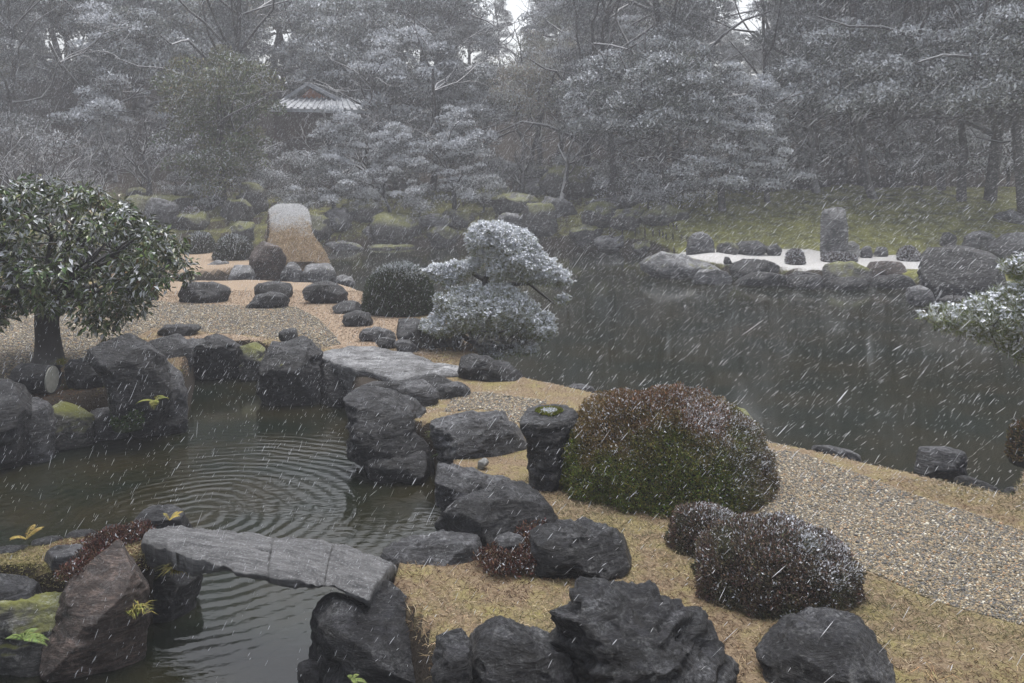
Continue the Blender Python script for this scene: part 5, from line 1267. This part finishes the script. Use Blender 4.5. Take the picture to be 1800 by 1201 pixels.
def right_pine():
    rg = np.random.default_rng(44); Yt = 8.6; S = Yt / F
    e_ = empty('pine_tree', P(1830, 800, Yt) * [1, 1, 0]); tag(e_, 'green pine with long snowy needles reaching in from the right edge', 'pine tree')
    O = np.array(e_.location); base = np.array([P(1830, 0, Yt)[0], Yt, 0])
    def L3(px, py, dy=0): return P(px, py, Yt) + [0, dy, 0] - O
    ls = [(np.array([[0, 0, -.1], L3(1832, 700), L3(1840, 600), L3(1850, 500), L3(1870, 400)]), np.array([.10, .09, .08, .065, .04])),
          (np.array([L3(1838, 640), L3(1800, 610), L3(1760, 592), L3(1722, 585), L3(1680, 570), L3(1640, 560)]), np.array([.045, .035, .028, .02, .012, .006])),
          (np.array([L3(1845, 560), L3(1800, 540), L3(1765, 548), L3(1740, 560)]), np.array([.04, .028, .018, .008])),
          (np.array([L3(1850, 500), L3(1810, 490), L3(1775, 480)]), np.array([.035, .022, .01]))]
    for k in range(60):
        a = L3(rg.uniform(1650, 1830), rg.uniform(560, 600), rg.uniform(-.3, .3)); b_ = a + rg.normal(0, .1, 3) + [0, 0, .05]
        ls.append((np.array([a, (a + b_) / 2, b_]), np.array([.008, .005, .002])))
    link('trunk', limb_mesh('trunk', ls, 10, 4), M['bark'], e_)
    mainp = [(1612, 556), (1622, 545), (1650, 540), (1690, 540), (1705, 528), (1735, 520), (1760, 505), (1790, 498), (1830, 490), (1900, 500), (1900, 660), (1830, 648), (1800, 640), (1775, 628), (1745, 605), (1715, 600), (1690, 588), (1650, 578), (1628, 566)]
    topp = [(1758, 470), (1775, 458), (1800, 452), (1850, 450), (1850, 500), (1800, 498), (1775, 490)]
    for nm, pl, dep, n_ in [('lower_branch', mainp, .4, 1150), ('upper_branch', topp, .25, 230)]:
        pts = shell_points(pl, (0, 0), 1.0, dep / S, n_, rg)
        # pixel outline -> metres at the tree's own depth
        q = np.stack([(pts[:, 0] - CX) * S, Yt + pts[:, 1] * S, CAMH - (-pts[:, 2] - HZ) * S], 1) - O
        needle_tufts(nm, q, 30, .070, rg, (.19, .22, .07), .28, e_, .0026, upb=.8)
right_pine()
bq = P(1845, 800, 7.6)
def rb_col(d, nrm, n3, rg, m): return scol((.11, .075, .03), m, rg, .4, .12), np.full(m, .05)
mound('brown_bush', 'small brown bush at the right edge below the pine', bq[0] + .1, bq[1] + .4, .2, .2, .32, 2600, .03, rb_col, np.random.default_rng(15), base_z=-.02, lump=.2)

# ------------------------------------------------------------------ dry grass
def scatter_poly(poly, n, rg, excl=()):
    poly = np.array(poly); out = []; tot = 0
    lo, hi = poly.min(0), poly.max(0)
    lo = np.maximum(lo, [-9, 3.5]); hi = np.minimum(hi, [8, 18])
    while tot < n:
        x = rg.uniform(lo[0], hi[0], n * 2); y = rg.uniform(lo[1], hi[1], n * 2)
        ok = sdf(poly, x, y) > .0
        for e_ in excl: ok &= sdf(e_, x, y) < rg.normal(.0, .08, len(x))
        ok &= np.abs(x) < .62 * y + .6
        out.append(np.stack([x[ok], y[ok]], 1)); tot += ok.sum()
    return np.concatenate(out)[:n]
def grass(name, label, poly, n, L, wd, rg, cols, excl=(), keep=None):
    p = scatter_poly(poly, n, rg, excl)
    if keep is not None: p = p[keep(p[:, 0], p[:, 1])]
    n = len(p); z = height(p[:, 0], p[:, 1])
    ok = z > -.12; p = p[ok]; z = z[ok]; n = len(p)
    pos = np.stack([p[:, 0], p[:, 1], z - .004], 1); az = rg.uniform(0, 6.28, n)
    nse = fbm(pos * 1.8, 3, 4)
    d = unit(np.stack([np.cos(az), np.sin(az), rg.uniform(.25, 1.3, n)], 1)); l = L * rg.uniform(.5, 1.3, n) * (1 + .5 * nse)
    mid = pos + d * (l * .5)[:, None]; az2 = az + rg.normal(0, .8, n); d2 = unit(np.stack([np.cos(az2), np.sin(az2), rg.uniform(-.5, .4, n)], 1)); tip = mid + d2 * (l * .6)[:, None]
    sd = unit(np.cross(d, unit(rg.normal(size=(n, 3))))) * (wd / 2)
    V = np.stack([pos - sd, pos + sd, mid + sd * .8, mid - sd * .8, tip], 1).reshape(-1, 3); i = np.arange(n)[:, None] * 5
    cols = np.array(cols); w_ = np.clip((nse + .35) / .7, 0, 1) * .8 + rg.uniform(-.35, .35, n)
    ci = np.clip((w_ * len(cols)).astype(int), 0, len(cols) - 1)
    c = cols[ci] * (1 + rg.normal(0, .3, (n, 1))) ; c = np.clip(c, .01, .8)
    me = mesh_np(name, V, [i + [[0, 1, 2, 3]], i + [[3, 2, 4]]], False, col=np.repeat(c, 5, 0))
    return tag(link(name, me, M['grass']), label, kind='stuff')
GRV = (GRAVEL_COURT, GRAVEL_NEAR, GRAVEL_MID)
STRAW = [(.075, .04, .025), (.19, .12, .07), (.30, .22, .13), (.38, .31, .21), (.18, .15, .09), (.11, .105, .05)]
grass('dry_grass', 'matted straw coloured dry grass in the foreground', LAND_MAIN, 170000, .055, .0038, np.random.default_rng(51), STRAW, GRV, keep=lambda x, y: (y < 7.4) & (x > -1.6))
grass('dry_grass', 'pale straw grass strip along the lake side and middle path', LAND_MAIN, 95000, .028, .0050, np.random.default_rng(52), [(.21, .14, .085), (.30, .22, .14), (.38, .30, .21), (.46, .40, .33), (.58, .54, .50)], GRV, keep=lambda x, y: (y >= 7.0) & (y < 12.5) & (x > -1.6))
grass('dry_grass', 'orange dry grass round the court gravel', LAND_MAIN, 80000, .035, .009, np.random.default_rng(53), [(.21, .145, .10), (.33, .25, .18), (.40, .33, .255)], GRV, keep=lambda x, y: (y >= 11.3))
grass('moss_cover', 'brown and green moss cover of the left bank', LAND_MAIN, 70000, .040, .007, np.random.default_rng(54), [(.09, .045, .025), (.14, .08, .035), (.10, .10, .025)], GRV, keep=lambda x, y: (y < 11.3) & (x < -2.6))
grass('moss_cover', 'yellowish moss and stubble on the left foreground patch', LAND_LEFT, 26000, .024, .004, np.random.default_rng(55), [(.10, .09, .03), (.26, .23, .10), (.36, .32, .18), (.11, .05, .03)])
# a few taller straws
rg = np.random.default_rng(56)
for k, (px_, py_) in enumerate([(1225, 1195), (1440, 1185), (1640, 1195), (600, 0)][:3]):
    tuft('grass_tuft', ['long thin straws before the ledged black rock', 'long thin straws before the flat topped rock', 'long thin straws near the bottom right grass'][k], G(px_, py_, 0), 14, .16, (.40, .28, .14), rg, .5, .0014)

# ------------------------------------------------------------------ instanced pebbles and snowflakes
def instancer(name, label, pts, rot, scl, protos, kind='stuff'):
    n = len(pts)
    me = bpy.data.meshes.new(name); me.vertices.add(n); me.vertices.foreach_set('co', np.asarray(pts, np.float32).ravel())
    a = me.attributes.new('scl', 'FLOAT_VECTOR', 'POINT'); a.data.foreach_set('vector', np.asarray(scl, np.float32).ravel())
    a = me.attributes.new('rot', 'FLOAT_VECTOR', 'POINT'); a.data.foreach_set('vector', np.asarray(rot, np.float32).ravel())
    o = bpy.data.objects.new(name, me); COL.objects.link(o)
    ng = bpy.data.node_groups.new(name, 'GeometryNodeTree')
    ng.interface.new_socket('Geometry', in_out='INPUT', socket_type='NodeSocketGeometry'); ng.interface.new_socket('Geometry', in_out='OUTPUT', socket_type='NodeSocketGeometry')
    N = ng.nodes; L_ = ng.links; gi = N.new('NodeGroupInput'); go = N.new('NodeGroupOutput'); ip = N.new('GeometryNodeInstanceOnPoints')
    oi = N.new('GeometryNodeObjectInfo'); oi.inputs[0].default_value = protos
    for at_, sk_ in (('scl', 'Scale'), ('rot', 'Rotation')):
        q = N.new('GeometryNodeInputNamedAttribute'); q.data_type = 'FLOAT_VECTOR'; q.inputs[0].default_value = at_; L_.new(q.outputs['Attribute'], ip.inputs[sk_])
    L_.new(gi.outputs[0], ip.inputs['Points']); L_.new(oi.outputs['Geometry'], ip.inputs['Instance']); L_.new(ip.outputs[0], go.inputs[0])
    md = o.modifiers.new('scatter', 'NODES'); md.node_group = ng
    if label: o['label'] = label
    o['kind'] = kind
    return o
V, Fc = ico(1); Vp = V * [1, .8, .6]; Vp = Vp + fbm(V * 1.7, 2, 3)[:, None] * .2
pmsh = mesh_np('pebble', Vp, [Fc], True); pmsh.materials.append(M['pebble']); pproto = bpy.data.objects.new('pebble', pmsh)
rg = np.random.default_rng(61)
def pebbles(name, label, poly, n, r):
    p = scatter_poly(poly, n, rg); n = len(p); z = height(p[:, 0], p[:, 1]); s_ = r * rg.lognormal(0, .3, n)
    pts = np.stack([p[:, 0], p[:, 1], z + s_ * .15], 1); rot = rg.uniform(0, 6.28, (n, 3)) * [.08, .08, 1]
    instancer(name, label, pts, rot, np.stack([s_] * 3, 1), pproto)
pebbles('gravel', 'pebble gravel of brown, grey and white stones beside the mounds', GRAVEL_NEAR, 85000, .0080)
pebbles('gravel', 'fine pebble gravel of the raked court', GRAVEL_COURT, 75000, .0125)
pebbles('gravel', 'thin gravel on the middle path', GRAVEL_MID, 8000, .0095)

# wind driven snowflakes: ragged elongated flakes all through the air
V, Fc = ico(1)
sp_ = mesh_np('snowflake', V * [.5, .5, 1.0], [Fc], True); sp_.materials.append(M['flake']); sproto = bpy.data.objects.new('snowflake', sp_)
rg = np.random.default_rng(71)
NS = 950000
yy = 40 * rg.random(NS) ** (1 / 2.6) + .0; yy = np.where(yy < 3.6, 4.0 + 10 * rg.random(NS), yy)
hw = .62 * yy + 1.5
xx = rg.uniform(-1, 1, NS) * hw
zz = CAMH + yy * rg.uniform(-.62, .22, NS)
ok = zz > -.4; xx, yy, zz = xx[ok], yy[ok], zz[ok]; n = len(xx)
# fall direction: steeper at the left, slanting more on the right where the gust blows
slant = .45 + .35 * sstep(-.3, .35, xx / yy) + .45 * sstep(8, 20, yy) * sstep(0, .5, xx / yy) + rg.normal(0, .12, n)
dx = np.sin(slant); dz = np.cos(slant)
ln = .0130 * rg.lognormal(0, .5, n) * (1 + .25 * sstep(-.2, .4, xx / yy)); wd = .00145 * rg.lognormal(0, .35, n)
rot = np.stack([rg.normal(0, .25, n), np.arctan2(dx, dz), np.zeros(n)], 1)
instancer('falling_snow', 'driving snowflakes filling the air over the garden', np.stack([xx, yy, zz], 1), rot, np.stack([wd, wd, ln], 1), sproto)

# ------------------------------------------------------------------ haze
hb = [(-60, -6, -2.2), (60, 84, 19.0)]
hz = boxm('haze', np.array(hb[0]), np.array(hb[1]), None, None)
m = bpy.data.materials.new('haze'); m.use_nodes = True; nt = m.node_tree; nt.nodes.remove(nt.nodes['Principled BSDF'])
pv = nt.nodes.new('ShaderNodeVolumePrincipled'); pv.inputs['Color'].default_value = (.93, .94, 1.0, 1); pv.inputs['Density'].default_value = HAZE_DENSITY; pv.inputs['Anisotropy'].default_value = .0
nt.links.new(pv.outputs[0], nt.nodes['Material Output'].inputs['Volume'])
hz.data.materials.append(m); tag(hz, 'thin haze of falling snow over the whole garden', kind='stuff')

# neighbours that look alike are told apart by which of them stands further left
_same = {}
for o_ in list(SC.objects):
    if o_.parent is None and o_.get('group') and o_.get('label'): _same.setdefault(o_['label'], []).append(o_)
for l_, os_ in _same.items():
    if 1 < len(os_) < 4:
        os_.sort(key=lambda q: q.location.x / max(1.0, q.location.y))
        for w_, q in zip(['left one', 'right one'] if len(os_) == 2 else ['left one', 'middle one', 'right one'], os_): q['label'] = l_ + ', ' + w_
